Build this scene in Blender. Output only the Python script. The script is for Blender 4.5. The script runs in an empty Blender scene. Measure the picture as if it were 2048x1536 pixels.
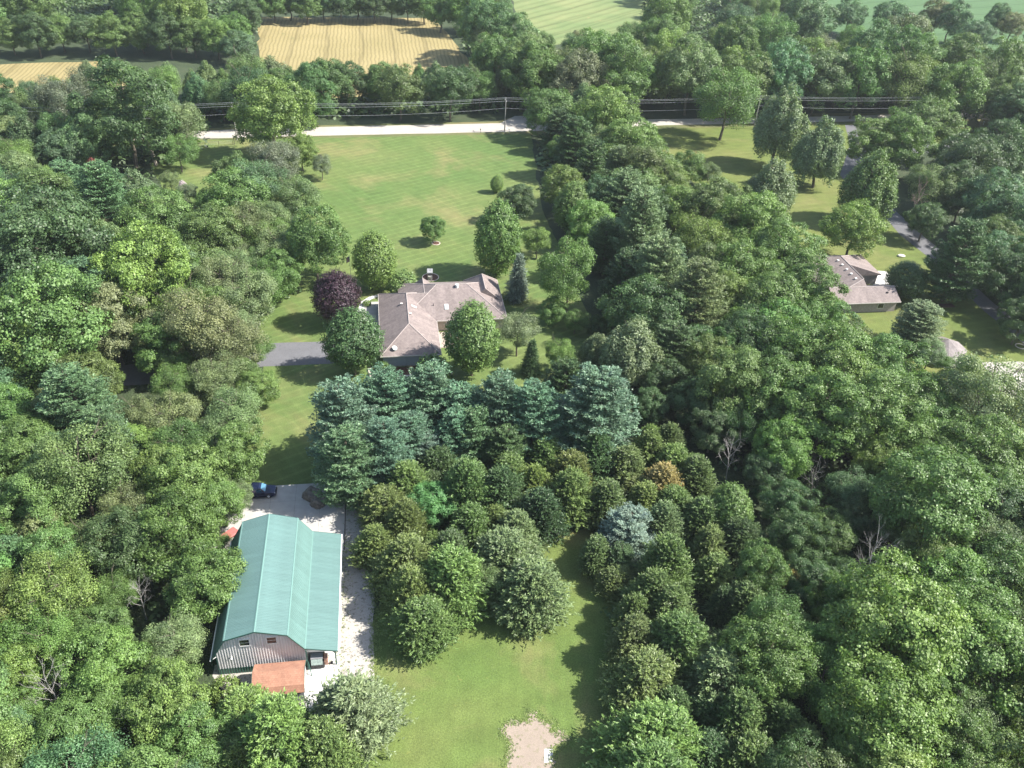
import bpy, bmesh, math, random
import numpy as np
from mathutils import Vector, Matrix

SC = bpy.context.scene
COL = SC.collection
rad = math.radians
random.seed(7)

# ------------------------------------------------------------------ camera
CAM_H, PITCH, ROLL, FPX = 88.0, rad(35.2), rad(3.2), 1700.0     # focal length in pixels of a 2048 wide picture
_f = Vector((0, math.cos(PITCH), -math.sin(PITCH)))
_r = Vector((1, 0, 0)); _u = _r.cross(_f)
RT = _r * math.cos(ROLL) + _u * math.sin(ROLL)
UP = _u * math.cos(ROLL) - _r * math.sin(ROLL)
cam_d = bpy.data.cameras.new('camera'); cam = bpy.data.objects.new('camera', cam_d); COL.objects.link(cam)
cam_d.sensor_width = 36; cam_d.lens = 36 * FPX / 2048; cam_d.clip_start = 1; cam_d.clip_end = 8000
M = Matrix((RT, UP, -_f)).transposed().to_4x4(); M.translation = (0, 0, CAM_H)
cam.matrix_world = M
SC.camera = cam

# ------------------------------------------------------------------ light
SUN_EL, SUN_AZ = rad(46), rad(0.5)        # azimuth measured from +X towards +Y
world = bpy.data.worlds.new('World'); SC.world = world; world.use_nodes = True
wn = world.node_tree.nodes; wl = world.node_tree.links
bg = wn['Background']; sky = wn.new('ShaderNodeTexSky'); sky.sky_type = 'NISHITA'; sky.sun_disc = False
sky.sun_elevation = SUN_EL; sky.sun_rotation = math.pi / 2 - SUN_AZ
sky.air_density = 1.3; sky.dust_density = 1.5
wl.new(sky.outputs[0], bg.inputs[0]); bg.inputs[1].default_value = 0.10
sd = bpy.data.lights.new('sun', 'SUN'); sd.energy = 5.0; sd.angle = rad(0.55); sd.color = (1.0, 0.955, 0.88)
sun = bpy.data.objects.new('sun', sd); COL.objects.link(sun)
sdir = Vector((math.cos(SUN_EL) * math.cos(SUN_AZ), math.cos(SUN_EL) * math.sin(SUN_AZ), math.sin(SUN_EL)))
sun.rotation_euler = sdir.to_track_quat('Z', 'Y').to_euler(); sun.location = (60, 100, 120)
vs = SC.view_settings; vs.view_transform = 'Standard'; vs.look = 'None'; vs.gamma = 1; vs.use_curve_mapping = False
vs.exposure = 1.25
SC.cycles.max_bounces = 6; SC.cycles.diffuse_bounces = 3; SC.cycles.transmission_bounces = 3
SC.cycles.volume_bounces = 0; SC.cycles.transparent_max_bounces = 4

# ------------------------------------------------------------------ helpers
def ray(u, v): return _f + RT * ((u - 1024) / FPX) - UP * ((v - 768) / FPX)
def at(u, v, z=0.0):
    d = ray(u, v); t = (z - CAM_H) / d.z
    return Vector((0, 0, CAM_H)) + d * t
def proj(p):
    q = Vector(p) - Vector((0, 0, CAM_H)); z = q.dot(_f)
    return 1024 + FPX * q.dot(RT) / z, 768 - FPX * q.dot(UP) / z, z

def tag(o, label=None, cat=None, group=None, kind=None):
    if label: o['label'] = label
    if cat: o['category'] = cat
    if group: o['group'] = group
    if kind: o['kind'] = kind
    return o
def empty(name, loc=(0, 0, 0), rz=0.0, label=None, cat=None, group=None):
    o = bpy.data.objects.new(name, None); COL.objects.link(o)
    o.location = loc; o.rotation_euler = (0, 0, rz); o.empty_display_size = 0.5
    return tag(o, label, cat, group)
def link(name, me, mat=None, parent=None, loc=None, rot=None, scale=None):
    o = bpy.data.objects.new(name, me); COL.objects.link(o)
    if mat and not me.materials: me.materials.append(mat)
    if parent: o.parent = parent
    if loc is not None: o.location = loc
    if rot is not None: o.rotation_euler = rot
    if scale is not None: o.scale = scale
    return o
def mesh_py(name, vs_, fs): 
    me = bpy.data.meshes.new(name); me.from_pydata([tuple(v) for v in vs_], [], fs); me.update(); return me

class MB:
    """collects boxes, tubes and polygons, then builds ONE mesh object"""
    def __init__(s): s.v = []; s.f = []
    def add(s, vs_, fs):
        n = len(s.v); s.v += [tuple(v) for v in vs_]; s.f += [tuple(i + n for i in f) for f in fs]; return s
    def box(s, x0, x1, y0, y1, z0, z1):
        v = [(x, y, z) for z in (z0, z1) for y in (y0, y1) for x in (x0, x1)]
        return s.add(v, [(0, 2, 3, 1), (4, 5, 7, 6), (0, 1, 5, 4), (2, 6, 7, 3), (0, 4, 6, 2), (1, 3, 7, 5)])
    def tube(s, a, b, r0, r1=None, n=8, caps=True):
        r1 = r0 if r1 is None else r1
        a = Vector(a); b = Vector(b); d = (b - a).normalized()
        x = d.orthogonal().normalized(); y = d.cross(x)
        v = []
        for p, r in ((a, r0), (b, r1)):
            for i in range(n):
                t = 2 * math.pi * i / n; v.append(p + x * math.cos(t) * r + y * math.sin(t) * r)
        f = [(i, (i + 1) % n, n + (i + 1) % n, n + i) for i in range(n)]
        if caps: f += [tuple(range(n))[::-1], tuple(range(n, 2 * n))]
        return s.add(v, f)
    def prism(s, pts, y0, y1):
        """pts in x,z; extruded along y"""
        n = len(pts); v = [(x, y0, z) for x, z in pts] + [(x, y1, z) for x, z in pts]
        f = [(i, (i + 1) % n, n + (i + 1) % n, n + i) for i in range(n)] + [tuple(range(n))[::-1], tuple(range(n, 2 * n))]
        return s.add(v, f)
    def build(s, name, mat=None, parent=None, bevel=0, **k):
        me = mesh_py(name, s.v, s.f)
        bm = bmesh.new(); bm.from_mesh(me); bmesh.ops.recalc_face_normals(bm, faces=bm.faces)
        if bevel: bmesh.ops.bevel(bm, geom=list(bm.edges), offset=bevel, segments=1, affect='EDGES', profile=0.5)
        bm.to_mesh(me); bm.free()
        return link(name, me, mat, parent, **k)

# ------------------------------------------------------------------ materials
def new_mat(name):
    m = bpy.data.materials.new(name); m.use_nodes = True
    nt = m.node_tree; b = nt.nodes['Principled BSDF']; return m, nt, b
def N(nt, t, **k):
    n = nt.nodes.new(t)
    for a, v in k.items(): setattr(n, a, v)
    return n
def ramp(nt, fac, stops, interp='LINEAR'):
    r = N(nt, 'ShaderNodeValToRGB'); r.color_ramp.interpolation = interp
    while len(r.color_ramp.elements) < len(stops): r.color_ramp.elements.new(0.5)
    for e, (p, c) in zip(r.color_ramp.elements, stops):
        e.position = p; e.color = (c, c, c, 1) if isinstance(c, (int, float)) else (*c, 1)
    nt.links.new(fac, r.inputs[0]); return r.outputs[0]
def noise(nt, vec, scale, detail=3, rough=0.55, dist=0.0):
    n = N(nt, 'ShaderNodeTexNoise'); n.inputs['Scale'].default_value = scale; n.inputs['Detail'].default_value = detail
    n.inputs['Roughness'].default_value = rough; n.inputs['Distortion'].default_value = dist
    if vec is not None: nt.links.new(vec, n.inputs['Vector'])
    return n.outputs['Fac']
def mix(nt, fac, a, b, mode='MIX'):
    m = N(nt, 'ShaderNodeMix', data_type='RGBA', blend_type=mode)
    for i, v in ((0, fac), (6, a), (7, b)):
        sock = m.inputs[i]
        if hasattr(v, 'links'): nt.links.new(v, sock)
        elif isinstance(v, (int, float)): sock.default_value = v if i == 0 else (v, v, v, 1)
        else: sock.default_value = (*v, 1)
    return m.outputs[2]
def objco(nt): return N(nt, 'ShaderNodeTexCoord').outputs['Object']
def mapping(nt, vec, scale=(1, 1, 1), rz=0.0, loc=(0, 0, 0)):
    m = N(nt, 'ShaderNodeMapping'); nt.links.new(vec, m.inputs[0]); m.inputs['Scale'].default_value = scale
    m.inputs['Rotation'].default_value = (0, 0, rz); m.inputs['Location'].default_value = loc; return m.outputs[0]
def bump(nt, b, h, strength=0.4, dist=0.1):
    n = N(nt, 'ShaderNodeBump'); n.inputs['Strength'].default_value = strength; n.inputs['Distance'].default_value = dist
    nt.links.new(h, n.inputs['Height']); nt.links.new(n.outputs[0], b.inputs['Normal'])

def mat_plain(name, col, rough=0.6, metal=0.0, var=0.15, scale=3.0, bmp=0.0, spec=0.5):
    m, nt, b = new_mat(name); co = objco(nt)
    lo = tuple(c * (1 - var) for c in col); hi = tuple(min(1, c * (1 + var)) for c in col)
    n1 = noise(nt, co, scale, 4)
    c = ramp(nt, n1, [(0.3, lo), (0.7, hi)])
    nt.links.new(c, b.inputs['Base Color'])
    b.inputs['Roughness'].default_value = rough; b.inputs['Metallic'].default_value = metal
    b.inputs['Specular IOR Level'].default_value = spec
    if bmp: bump(nt, b, noise(nt, co, scale * 8, 3), bmp, 0.03)
    return m

def mat_grass(name, cols, patch, stripes=(), dry=(0.22, 0.185, 0.085), dryamt=0.55, speck=1.0):
    m, nt, b = new_mat(name); co = objco(nt)
    n1 = noise(nt, co, 0.035, 4, 0.6, 0.3); n2 = noise(nt, co, 0.35, 4, 0.65)
    c = ramp(nt, n1, [(0.36, cols[0]), (0.52, cols[1]), (0.66, cols[2])])
    d = ramp(nt, noise(nt, mapping(nt, co, (1, 1, 1), 0.3, (31, 7, 0)), 0.06, 4, 0.62, 0.4), [(0.50, 0.0), (0.72, 1.0)])
    dm = N(nt, 'ShaderNodeMath', operation='MULTIPLY'); nt.links.new(d, dm.inputs[0]); dm.inputs[1].default_value = dryamt
    c = mix(nt, dm.outputs[0], c, dry)
    c = mix(nt, 1.0, c, ramp(nt, n2, [(0.3, 0.86), (0.7, 1.12)]), 'MULTIPLY')
    for ang, period, wid, amt in stripes:
        w = N(nt, 'ShaderNodeTexWave', wave_type='BANDS', bands_direction='X', wave_profile='SIN')
        w.inputs['Scale'].default_value = 2 * math.pi / (20.0 * period) ; w.inputs['Distortion'].default_value = 1.1
        w.inputs['Detail'].default_value = 2; w.inputs['Detail Scale'].default_value = 0.6
        nt.links.new(mapping(nt, co, rz=ang), w.inputs['Vector'])
        s_ = ramp(nt, w.outputs['Fac'], [(1 - wid, 1 - amt * 0.25), (1.0, 1 + amt)])
        brk = ramp(nt, noise(nt, mapping(nt, co, loc=(period * 9, 0, 0)), 0.12, 3), [(0.35, 0.25), (0.6, 1.0)])
        c = mix(nt, brk, c, mix(nt, 1.0, c, s_, 'MULTIPLY'))
    sp = ramp(nt, noise(nt, co, 5.0, 3, 0.75), [(0.3, 1 - 0.3 * speck), (0.7, 1 + 0.3 * speck)])
    c = mix(nt, 1.0, c, sp, 'MULTIPLY')
    if patch:
        pf = ramp(nt, noise(nt, mapping(nt, co, loc=(5, 90, 0)), 0.8, 4, 0.6), [(0.66, 0.0), (0.74, 0.6)])
        c = mix(nt, pf, c, (0.20, 0.21, 0.06))
    nt.links.new(c, b.inputs['Base Color']); b.inputs['Roughness'].default_value = 0.85
    b.inputs['Specular IOR Level'].default_value = 0.2
    bump(nt, b, noise(nt, co, 7.0, 3, 0.7), 0.6, 0.12)
    return m

def mat_field(name, c0, c1, period, ang, spots, line=0.25):
    m, nt, b = new_mat(name); co = objco(nt)
    c = ramp(nt, noise(nt, co, 0.03, 5, 0.6), [(0.35, c0), (0.65, c1)])
    w = N(nt, 'ShaderNodeTexWave', wave_type='BANDS', bands_direction='X'); w.inputs['Scale'].default_value = 2 * math.pi / (20 * period)
    w.inputs['Distortion'].default_value = 3.0; w.inputs['Detail'].default_value = 3; w.inputs['Detail Scale'].default_value = 0.7
    nt.links.new(mapping(nt, co, rz=ang), w.inputs['Vector'])
    c = mix(nt, 1.0, c, ramp(nt, w.outputs['Fac'], [(0.0, 1 - line), (0.45, 1.03), (1.0, 1.08)]), 'MULTIPLY')
    w2 = N(nt, 'ShaderNodeTexWave', wave_type='BANDS', bands_direction='X'); w2.inputs['Scale'].default_value = 2 * math.pi / (20 * 13.0)
    w2.inputs['Distortion'].default_value = 1.5; nt.links.new(mapping(nt, co, rz=ang + 0.02), w2.inputs['Vector'])
    c = mix(nt, 1.0, c, ramp(nt, w2.outputs['Fac'], [(0.0, 0.80), (0.05, 1.0), (1.0, 1.04)]), 'MULTIPLY')
    s_ = ramp(nt, noise(nt, mapping(nt, co, (1.6, 0.5, 1)), 0.25, 4, 0.7), [(0.62, 0.0), (0.74, 0.75)])
    c = mix(nt, s_, c, spots)
    c = mix(nt, 1.0, c, ramp(nt, noise(nt, co, 2.5, 3, 0.7), [(0.3, 0.82), (0.7, 1.15)]), 'MULTIPLY')
    nt.links.new(c, b.inputs['Base Color']); b.inputs['Roughness'].default_value = 0.9; b.inputs['Specular IOR Level'].default_value = 0.1
    return m

def mat_gravel(name, base, dark, amount=0.5, scale=2.2):
    m, nt, b = new_mat(name); co = objco(nt)
    c = ramp(nt, noise(nt, co, 0.4, 4), [(0.3, tuple(x * 0.88 for x in base)), (0.7, base)])
    sp = noise(nt, co, scale, 2, 0.8)
    patch = ramp(nt, noise(nt, co, 0.35, 3), [(0.3, 0.35), (0.7, 1.0)])
    f = ramp(nt, sp, [(0.56, 0.0), (0.62, amount)])
    f = mix(nt, 1.0, f, patch, 'MULTIPLY')
    c = mix(nt, f, c, dark)
    c = mix(nt, 1.0, c, ramp(nt, noise(nt, co, 9, 2, 0.8), [(0.3, 0.8), (0.7, 1.12)]), 'MULTIPLY')
    nt.links.new(c, b.inputs['Base Color']); b.inputs['Roughness'].default_value = 0.9
    bump(nt, b, noise(nt, co, 10, 3), 0.5, 0.05)
    return m

def mat_shingle(name, cols, sx=0.33, sy=0.145):
    """weathered asphalt shingles: mottled tabs (each tab is under 3 pixels), object coordinates"""
    m, nt, b = new_mat(name); co = objco(nt)
    br = N(nt, 'ShaderNodeTexBrick'); br.inputs['Scale'].default_value = 1.0; br.inputs['Brick Width'].default_value = sx
    br.inputs['Row Height'].default_value = sy * 1.6; br.inputs['Mortar Size'].default_value = 0.012
    br.inputs['Color1'].default_value = (*cols[0], 1); br.inputs['Color2'].default_value = (*cols[1], 1)
    br.inputs['Mortar'].default_value = (*[c * 0.7 for c in cols[0]], 1); br.offset = 0.5
    uv = N(nt, 'ShaderNodeUVMap'); nt.links.new(uv.outputs[0], br.inputs['Vector'])
    vo = N(nt, 'ShaderNodeTexVoronoi'); vo.inputs['Scale'].default_value = 2.6; nt.links.new(uv.outputs[0], vo.inputs['Vector'])
    c = mix(nt, 0.28, br.outputs['Color'], ramp(nt, vo.outputs['Color'], [(0.2, cols[2]), (0.6, cols[1]), (0.9, cols[3])]))
    st = ramp(nt, noise(nt, mapping(nt, uv.outputs[0], (1, 0.25, 1)), 0.7, 4), [(0.35, 0.85), (0.65, 1.1)])
    c = mix(nt, 1.0, c, st, 'MULTIPLY')
    nt.links.new(c, b.inputs['Base Color']); b.inputs['Roughness'].default_value = 0.88
    bump(nt, b, br.outputs['Fac'], 0.3, 0.02)
    return m

def mat_brick(name, c1, c2, mortar):
    m, nt, b = new_mat(name)
    br = N(nt, 'ShaderNodeTexBrick'); br.inputs['Scale'].default_value = 1.0; br.inputs['Brick Width'].default_value = 0.24
    br.inputs['Row Height'].default_value = 0.085; br.inputs['Mortar Size'].default_value = 0.012
    br.inputs['Color1'].default_value = (*c1, 1); br.inputs['Color2'].default_value = (*c2, 1); br.inputs['Mortar'].default_value = (*mortar, 1)
    uv = N(nt, 'ShaderNodeUVMap'); nt.links.new(uv.outputs[0], br.inputs['Vector'])
    c = mix(nt, 1.0, br.outputs['Color'], ramp(nt, noise(nt, uv.outputs[0], 2.5, 4), [(0.3, 0.8), (0.7, 1.15)]), 'MULTIPLY')
    nt.links.new(c, b.inputs['Base Color']); b.inputs['Roughness'].default_value = 0.9
    return m

def mat_foliage(name, src='OBJECT', fixed=None, trans=0.30, rough=0.48, spec=0.42, palev=0.0):
    m, nt, b = new_mat(name); oi = N(nt, 'ShaderNodeObjectInfo')
    if src == 'OBJECT': base = oi.outputs['Color']
    else: base = ramp(nt, oi.outputs['Random'], fixed, 'LINEAR')
    at_ = N(nt, 'ShaderNodeAttribute', attribute_name='tone')
    hs = N(nt, 'ShaderNodeHueSaturation')
    hs.inputs['Hue'].default_value = 0.5
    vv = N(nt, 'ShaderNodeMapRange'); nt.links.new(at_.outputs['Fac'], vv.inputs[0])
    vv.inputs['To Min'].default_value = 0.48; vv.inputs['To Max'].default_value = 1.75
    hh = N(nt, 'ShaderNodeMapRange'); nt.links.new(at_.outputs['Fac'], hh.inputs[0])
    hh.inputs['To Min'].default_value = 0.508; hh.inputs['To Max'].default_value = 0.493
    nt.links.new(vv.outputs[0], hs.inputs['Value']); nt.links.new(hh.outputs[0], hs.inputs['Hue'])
    nt.links.new(base, hs.inputs['Color'])
    co = objco(nt)
    c = mix(nt, 1.0, hs.outputs[0], ramp(nt, noise(nt, co, 0.55, 3, 0.6), [(0.32, (0.88, 0.92, 0.95)), (0.68, (1.07, 1.05, 0.95))]), 'MULTIPLY')
    if palev:
        pl = ramp(nt, at_.outputs['Fac'], [(0.62, 0.0), (0.95, palev)])
        c = mix(nt, pl, c, (0.25, 0.30, 0.22))
    nt.links.new(c, b.inputs['Base Color']); b.inputs['Roughness'].default_value = rough
    b.inputs['Specular IOR Level'].default_value = spec
    tr = N(nt, 'ShaderNodeBsdfTranslucent')
    tc = mix(nt, 1.0, c, (1.0, 1.15, 0.55), 'MULTIPLY'); nt.links.new(tc, tr.inputs[0])
    ms = N(nt, 'ShaderNodeMixShader'); ms.inputs[0].default_value = trans
    nt.links.new(b.outputs[0], ms.inputs[1]); nt.links.new(tr.outputs[0], ms.inputs[2])
    nt.links.new(ms.outputs[0], nt.nodes['Material Output'].inputs['Surface'])
    return m

MT = {}
MT['leaf'] = mat_foliage('foliage')
MT['leaf_pale'] = mat_foliage('foliage_silvery', palev=0.55, spec=0.4, rough=0.5)
MT['needle'] = mat_foliage('needles', trans=0.15, spec=0.45)
MT['bark'] = mat_plain('bark', (0.12, 0.10, 0.075), 0.9, var=0.35, scale=4, bmp=0.4)
MT['deadwood'] = mat_plain('dead_grey_wood', (0.29, 0.275, 0.26), 0.9, var=0.25, scale=3)
MT['deadred'] = mat_plain('dead_reddish_wood', (0.26, 0.19, 0.16), 0.9, var=0.25, scale=3)

# ------------------------------------------------------------------ setting: ground sheets
def soft_poly(name, pts, z, mat, wob=0.6, step=2.0, closed_jit=True, kind='structure', seed=0, pix=True):
    """irregular flat sheet from picture corner points placed on the ground"""
    P = [at(u, v, 0) for u, v in pts] if pix else [Vector((a, b, 0)) for a, b in pts]
    rng = random.Random(seed + 11); out = []
    n = len(P)
    for i in range(n):
        a, b = P[i], P[(i + 1) % n]; L = (b - a).length; k = max(1, int(L / step)) if wob else 1
        nrm = Vector((-(b - a).y, (b - a).x, 0)).normalized()
        ph = rng.random() * 6
        for j in range(k):
            t = j / k; q = a.lerp(b, t)
            if j and wob: q += nrm * (wob * (math.sin(t * L * 0.35 + ph) * 0.5 + rng.uniform(-0.6, 0.6)) * min(1, 3 * min(t, 1 - t)))
            out.append((q.x, q.y, z))
    me = mesh_py(name, out, [tuple(range(len(out)))])
    bm = bmesh.new(); bm.from_mesh(me); bmesh.ops.triangulate(bm, faces=bm.faces, ngon_method='EAR_CLIP')
    for f in bm.faces:
        if f.normal.z < 0: f.normal_flip()
    bm.to_mesh(me); bm.free()
    o = link(name, me, mat); tag(o, kind=kind); return o

def forest_floor():
    m, nt, b = new_mat('forest_floor'); co = objco(nt)
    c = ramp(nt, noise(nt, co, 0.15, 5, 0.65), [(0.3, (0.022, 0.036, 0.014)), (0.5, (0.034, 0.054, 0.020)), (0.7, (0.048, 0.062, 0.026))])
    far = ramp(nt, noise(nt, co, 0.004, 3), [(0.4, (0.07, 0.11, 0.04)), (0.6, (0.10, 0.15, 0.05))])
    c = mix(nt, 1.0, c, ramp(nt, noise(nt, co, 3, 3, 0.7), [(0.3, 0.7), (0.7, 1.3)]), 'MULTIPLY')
    nt.links.new(c, b.inputs['Base Color']); b.inputs['Roughness'].default_value = 0.95
    bump(nt, b, noise(nt, co, 2.5, 4), 0.8, 0.3)
    return m
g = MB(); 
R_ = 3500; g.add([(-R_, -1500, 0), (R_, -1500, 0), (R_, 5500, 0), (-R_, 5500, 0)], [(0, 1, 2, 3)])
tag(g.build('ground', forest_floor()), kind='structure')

MT['lawn'] = mat_grass('mown_lawn', [(0.088, 0.140, 0.040), (0.108, 0.152, 0.046), (0.130, 0.162, 0.054)], False,
                       stripes=[(rad(52), 2.0, 0.30, 0.19), (rad(-38), 2.4, 0.25, 0.07)], dryamt=0.6, speck=0.6)
MT['lawn2'] = mat_grass('near_lawn', [(0.086, 0.138, 0.034), (0.108, 0.150, 0.040), (0.132, 0.158, 0.048)], True,
                        stripes=[(rad(2), 1.7, 0.5, 0.06), (rad(94), 5.0, 0.5, 0.05)], dryamt=0.75, speck=1.1)
MT['lawn3'] = mat_grass('neighbour_lawn', [(0.097, 0.134, 0.034), (0.118, 0.148, 0.040), (0.139, 0.158, 0.047)], False,
                        stripes=[(rad(70), 2.4, 0.4, 0.10)], dryamt=0.4, speck=0.6)
soft_poly('lawn', [(386, 280), (1062, 268), (1085, 420), (1180, 640), (1210, 720), (1130, 775), (745, 790), (690, 830), (690, 975),
                   (470, 968), (480, 860), (530, 790), (520, 600), (600, 520), (600, 400), (500, 400), (440, 450), (330, 390), (300, 330)], 0.012, MT['lawn'], 0.5)
soft_poly('lawn', [(738, 1600), (748, 1230), (790, 1180), (900, 1120), (1100, 1035), (1190, 1040), (1280, 1180), (1320, 1300), (1310, 1420), (1290, 1600)], 0.012, MT['lawn2'], 0.5, seed=3)
soft_poly('lawn', [(1296, 258), (1500, 253), (1700, 247), (1740, 320), (1720, 400), (1790, 440), (1870, 530), (1940, 590), (2060, 700), (2300, 1000), (2060, 960),
                   (2000, 800), (1800, 730), (1700, 640), (1600, 580), (1540, 430), (1440, 410), (1330, 320)], 0.012, MT['lawn3'], 0.6, seed=5)
soft_poly('lawn', [(1850, 300), (1880, 262), (1960, 262), (2010, 285), (1900, 302)], 0.016, MT['lawn3'], 0.4, seed=6)

MT['wheat'] = mat_field('ripe_stubble', (0.235, 0.195, 0.090), (0.285, 0.235, 0.115), 1.5, rad(-10), (0.17, 0.165, 0.075), 0.22)
soft_poly('wheat_field', [(513, 34), (868, 36), (905, 80), (945, 128), (955, 185), (500, 200), (520, 120)], 0.010, MT['wheat'], 1.2, 6)
soft_poly('wheat_field', [(-80, 134), (60, 126), (235, 121), (270, 175), (-80, 190)], 0.010, MT['wheat'], 1.0, 6, seed=2)
MT['hay'] = mat_field('half_cut_hay', (0.128, 0.176, 0.072), (0.192, 0.216, 0.096), 6.0, rad(35), (0.304, 0.232, 0.112), 0.12)
soft_poly('hay_field', [(960, -160), (1230, -160), (1300, 0), (1320, 70), (1060, 95)], 0.010, MT['hay'], 1.5, 8, seed=4)
MT['bean'] = mat_field('bean_crop', (0.070, 0.126, 0.056), (0.081, 0.140, 0.065), 3.0, rad(60), (0.099, 0.171, 0.077), 0.05)
soft_poly('bean_field', [(1560, -330), (2600, -330), (2600, 140), (2100, 130), (1900, 105), (1700, 80), (1600, 40)], 0.010, MT['bean'], 1.5, 10, seed=4)

MT['road'] = mat_gravel('pale_gravel_road', (0.425, 0.391, 0.348), (0.255, 0.230, 0.196), 0.35, 1.0)
MT['verge'] = mat_grass('verge_grass', [(0.09, 0.11, 0.04), (0.13, 0.14, 0.06), (0.17, 0.15, 0.07)], False, dryamt=0.5)
soft_poly('verge', [(-400, 293), (392, 257), (620, 251), (990, 243), (1060, 225), (1090, 225), (1080, 262), (1500, 228), (1700, 226), (1900, 226), (2400, 300),
                    (2400, 330), (1900, 262), (1700, 250), (1500, 256), (1330, 258), (1045, 270), (620, 280), (392, 286), (-400, 330)], 0.006, MT['verge'], 0.3)
soft_poly('road', [(-400, 300), (392, 262), (620, 254.5), (1000, 246.5), (1030, 232), (1062, 232), (1075, 243), (1330, 238.5), (1700, 232), (1870, 226), (1990, 228), (2400, 300),
                   (2400, 318), (2040, 250), (1960, 238), (1870, 237), (1700, 243), (1330, 250.5), (1045, 263), (620, 272), (392, 277.5), (-400, 318)], 0.020, MT['road'], 0.15, 3)
MT['asphalt'] = mat_gravel('worn_asphalt', (0.135, 0.135, 0.145), (0.08, 0.08, 0.085), 0.4, 1.5)
soft_poly('driveway', [(60, 760), (230, 732), (300, 726), (400, 706), (528, 687), (652, 683), (700, 690), (700, 726), (650, 728), (528, 733), (400, 748), (300, 768), (230, 772), (60, 800)], 0.024, MT['asphalt'], 0.12)
soft_poly('driveway', [(1690, 250), (1700, 290), (1680, 350), (1720, 400), (1775, 440), (1800, 470), (1860, 517), (1900, 560), (1925, 548), (1880, 500), (1830, 458), (1800, 430), (1760, 390),
                       (1740, 340), (1790, 310), (1880, 306), (1935, 292), (1870, 290), (1720, 296), (1712, 250)], 0.024, MT['asphalt'], 0.12, seed=8)
soft_poly('driveway', [(1925, 548), (1900, 560), (1960, 615), (2010, 655), (2060, 700), (2090, 690), (2030, 640), (1980, 600)], 0.024, MT['asphalt'], 0.2, seed=9)
MT['concrete'] = mat_plain('concrete', (0.37, 0.355, 0.335), 0.85, var=0.10, scale=0.8, bmp=0.1)
MT['concrete_white'] = mat_plain('pale_concrete', (0.50, 0.49, 0.475), 0.8, var=0.06, scale=0.8)
MT['gravel'] = mat_gravel('white_gravel', (0.414, 0.386, 0.345), (0.110, 0.097, 0.074), 0.9, 2.0)
soft_poly('gravel_yard', [(684, 990), (716, 996), (735, 1080), (749, 1200), (748, 1370), (715, 1460), (560, 1440), (455, 1400), (425, 1352), (430, 1330), (676, 1310)], 0.028, MT['gravel'], 0.25, 1.2)
soft_poly('gravel_yard', [(1962, 725), (2040, 723), (2120, 740), (2120, 800), (2010, 796)], 0.028, MT['gravel'], 0.2, 1.2, seed=7)

def slab(name, pts, z, mat, label=None, gap=0.0):
    P = [at(u, v, 0) for u, v in pts]; mb = MB(); n = len(P)
    mb.add([(p.x, p.y, -0.05) for p in P] + [(p.x, p.y, z) for p in P],
           [tuple(range(n, 2 * n))] + [(i, (i + 1) % n, n + (i + 1) % n, n + i) for i in range(n)])
    o = mb.build(name, mat); o['kind'] = 'structure'; return o

# ------------------------------------------------------------------ foliage prototypes (numpy)
def mesh_quads(name, V, tone, mat, faces_n=4):
    n = len(V) // faces_n
    me = bpy.data.meshes.new(name)
    me.vertices.add(len(V)); me.vertices.foreach_set('co', V.astype(np.float32).ravel())
    me.loops.add(len(V)); me.loops.foreach_set('vertex_index', np.arange(len(V), dtype=np.int32))
    me.polygons.add(n); me.polygons.foreach_set('loop_start', np.arange(0, len(V), faces_n, dtype=np.int32))
    me.update(calc_edges=True)
    a = me.attributes.new('tone', 'FLOAT', 'FACE'); a.data.foreach_set('value', tone.astype(np.float32))
    me.materials.append(mat); return me
def unit(a): return a / np.maximum(np.linalg.norm(a, axis=1, keepdims=True), 1e-6)
def leaves(rng, C, Nn, size, width=0.7, jit=0.5, along=None):
    """diamond shaped leaf sprays: C centres, Nn facing; along = spray direction"""
    n = len(C); Nn = unit(Nn + rng.normal(0, jit, (n, 3)))
    if along is None: t = rng.normal(0, 1, (n, 3))
    else: t = along + rng.normal(0, 0.35, (n, 3))
    t = unit(t - (t * Nn).sum(1, keepdims=True) * Nn); s = np.cross(Nn, t)
    L = (size * rng.uniform(0.7, 1.3, (n, 1))) * 0.5; W = L * width
    k = rng.uniform(-0.25, 0.25, (n, 1))
    V = np.stack([C - t * L, C + s * W + t * L * k, C + t * L, C - s * W + t * L * k], 1)
    return V.reshape(-1, 3)
def fib(n, rng, jit=0.25):
    i = np.arange(n) + 0.5; z = 1 - 2 * i / n; ph = np.pi * (1 + 5 ** 0.5) * i + rng.uniform(0, 6)
    r = np.sqrt(1 - z * z); d = np.stack([r * np.cos(ph), r * np.sin(ph), z], 1)
    return unit(d + rng.normal(0, jit, d.shape))
def lump(D, rng, k=7, amp=0.22):
    """low frequency radius variation over directions"""
    c = unit(rng.normal(0, 1, (k, 3))); a = rng.uniform(-0.6, 1, k)
    return 1 + amp * (np.exp(-((D[:, None, :] - c[None]) ** 2).sum(2) / 0.35) * a).sum(1)
PROTO = {}
def reg(code, me, trunk, R, zc, b): PROTO.setdefault(code, []).append((me, trunk, R, zc, b))

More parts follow.
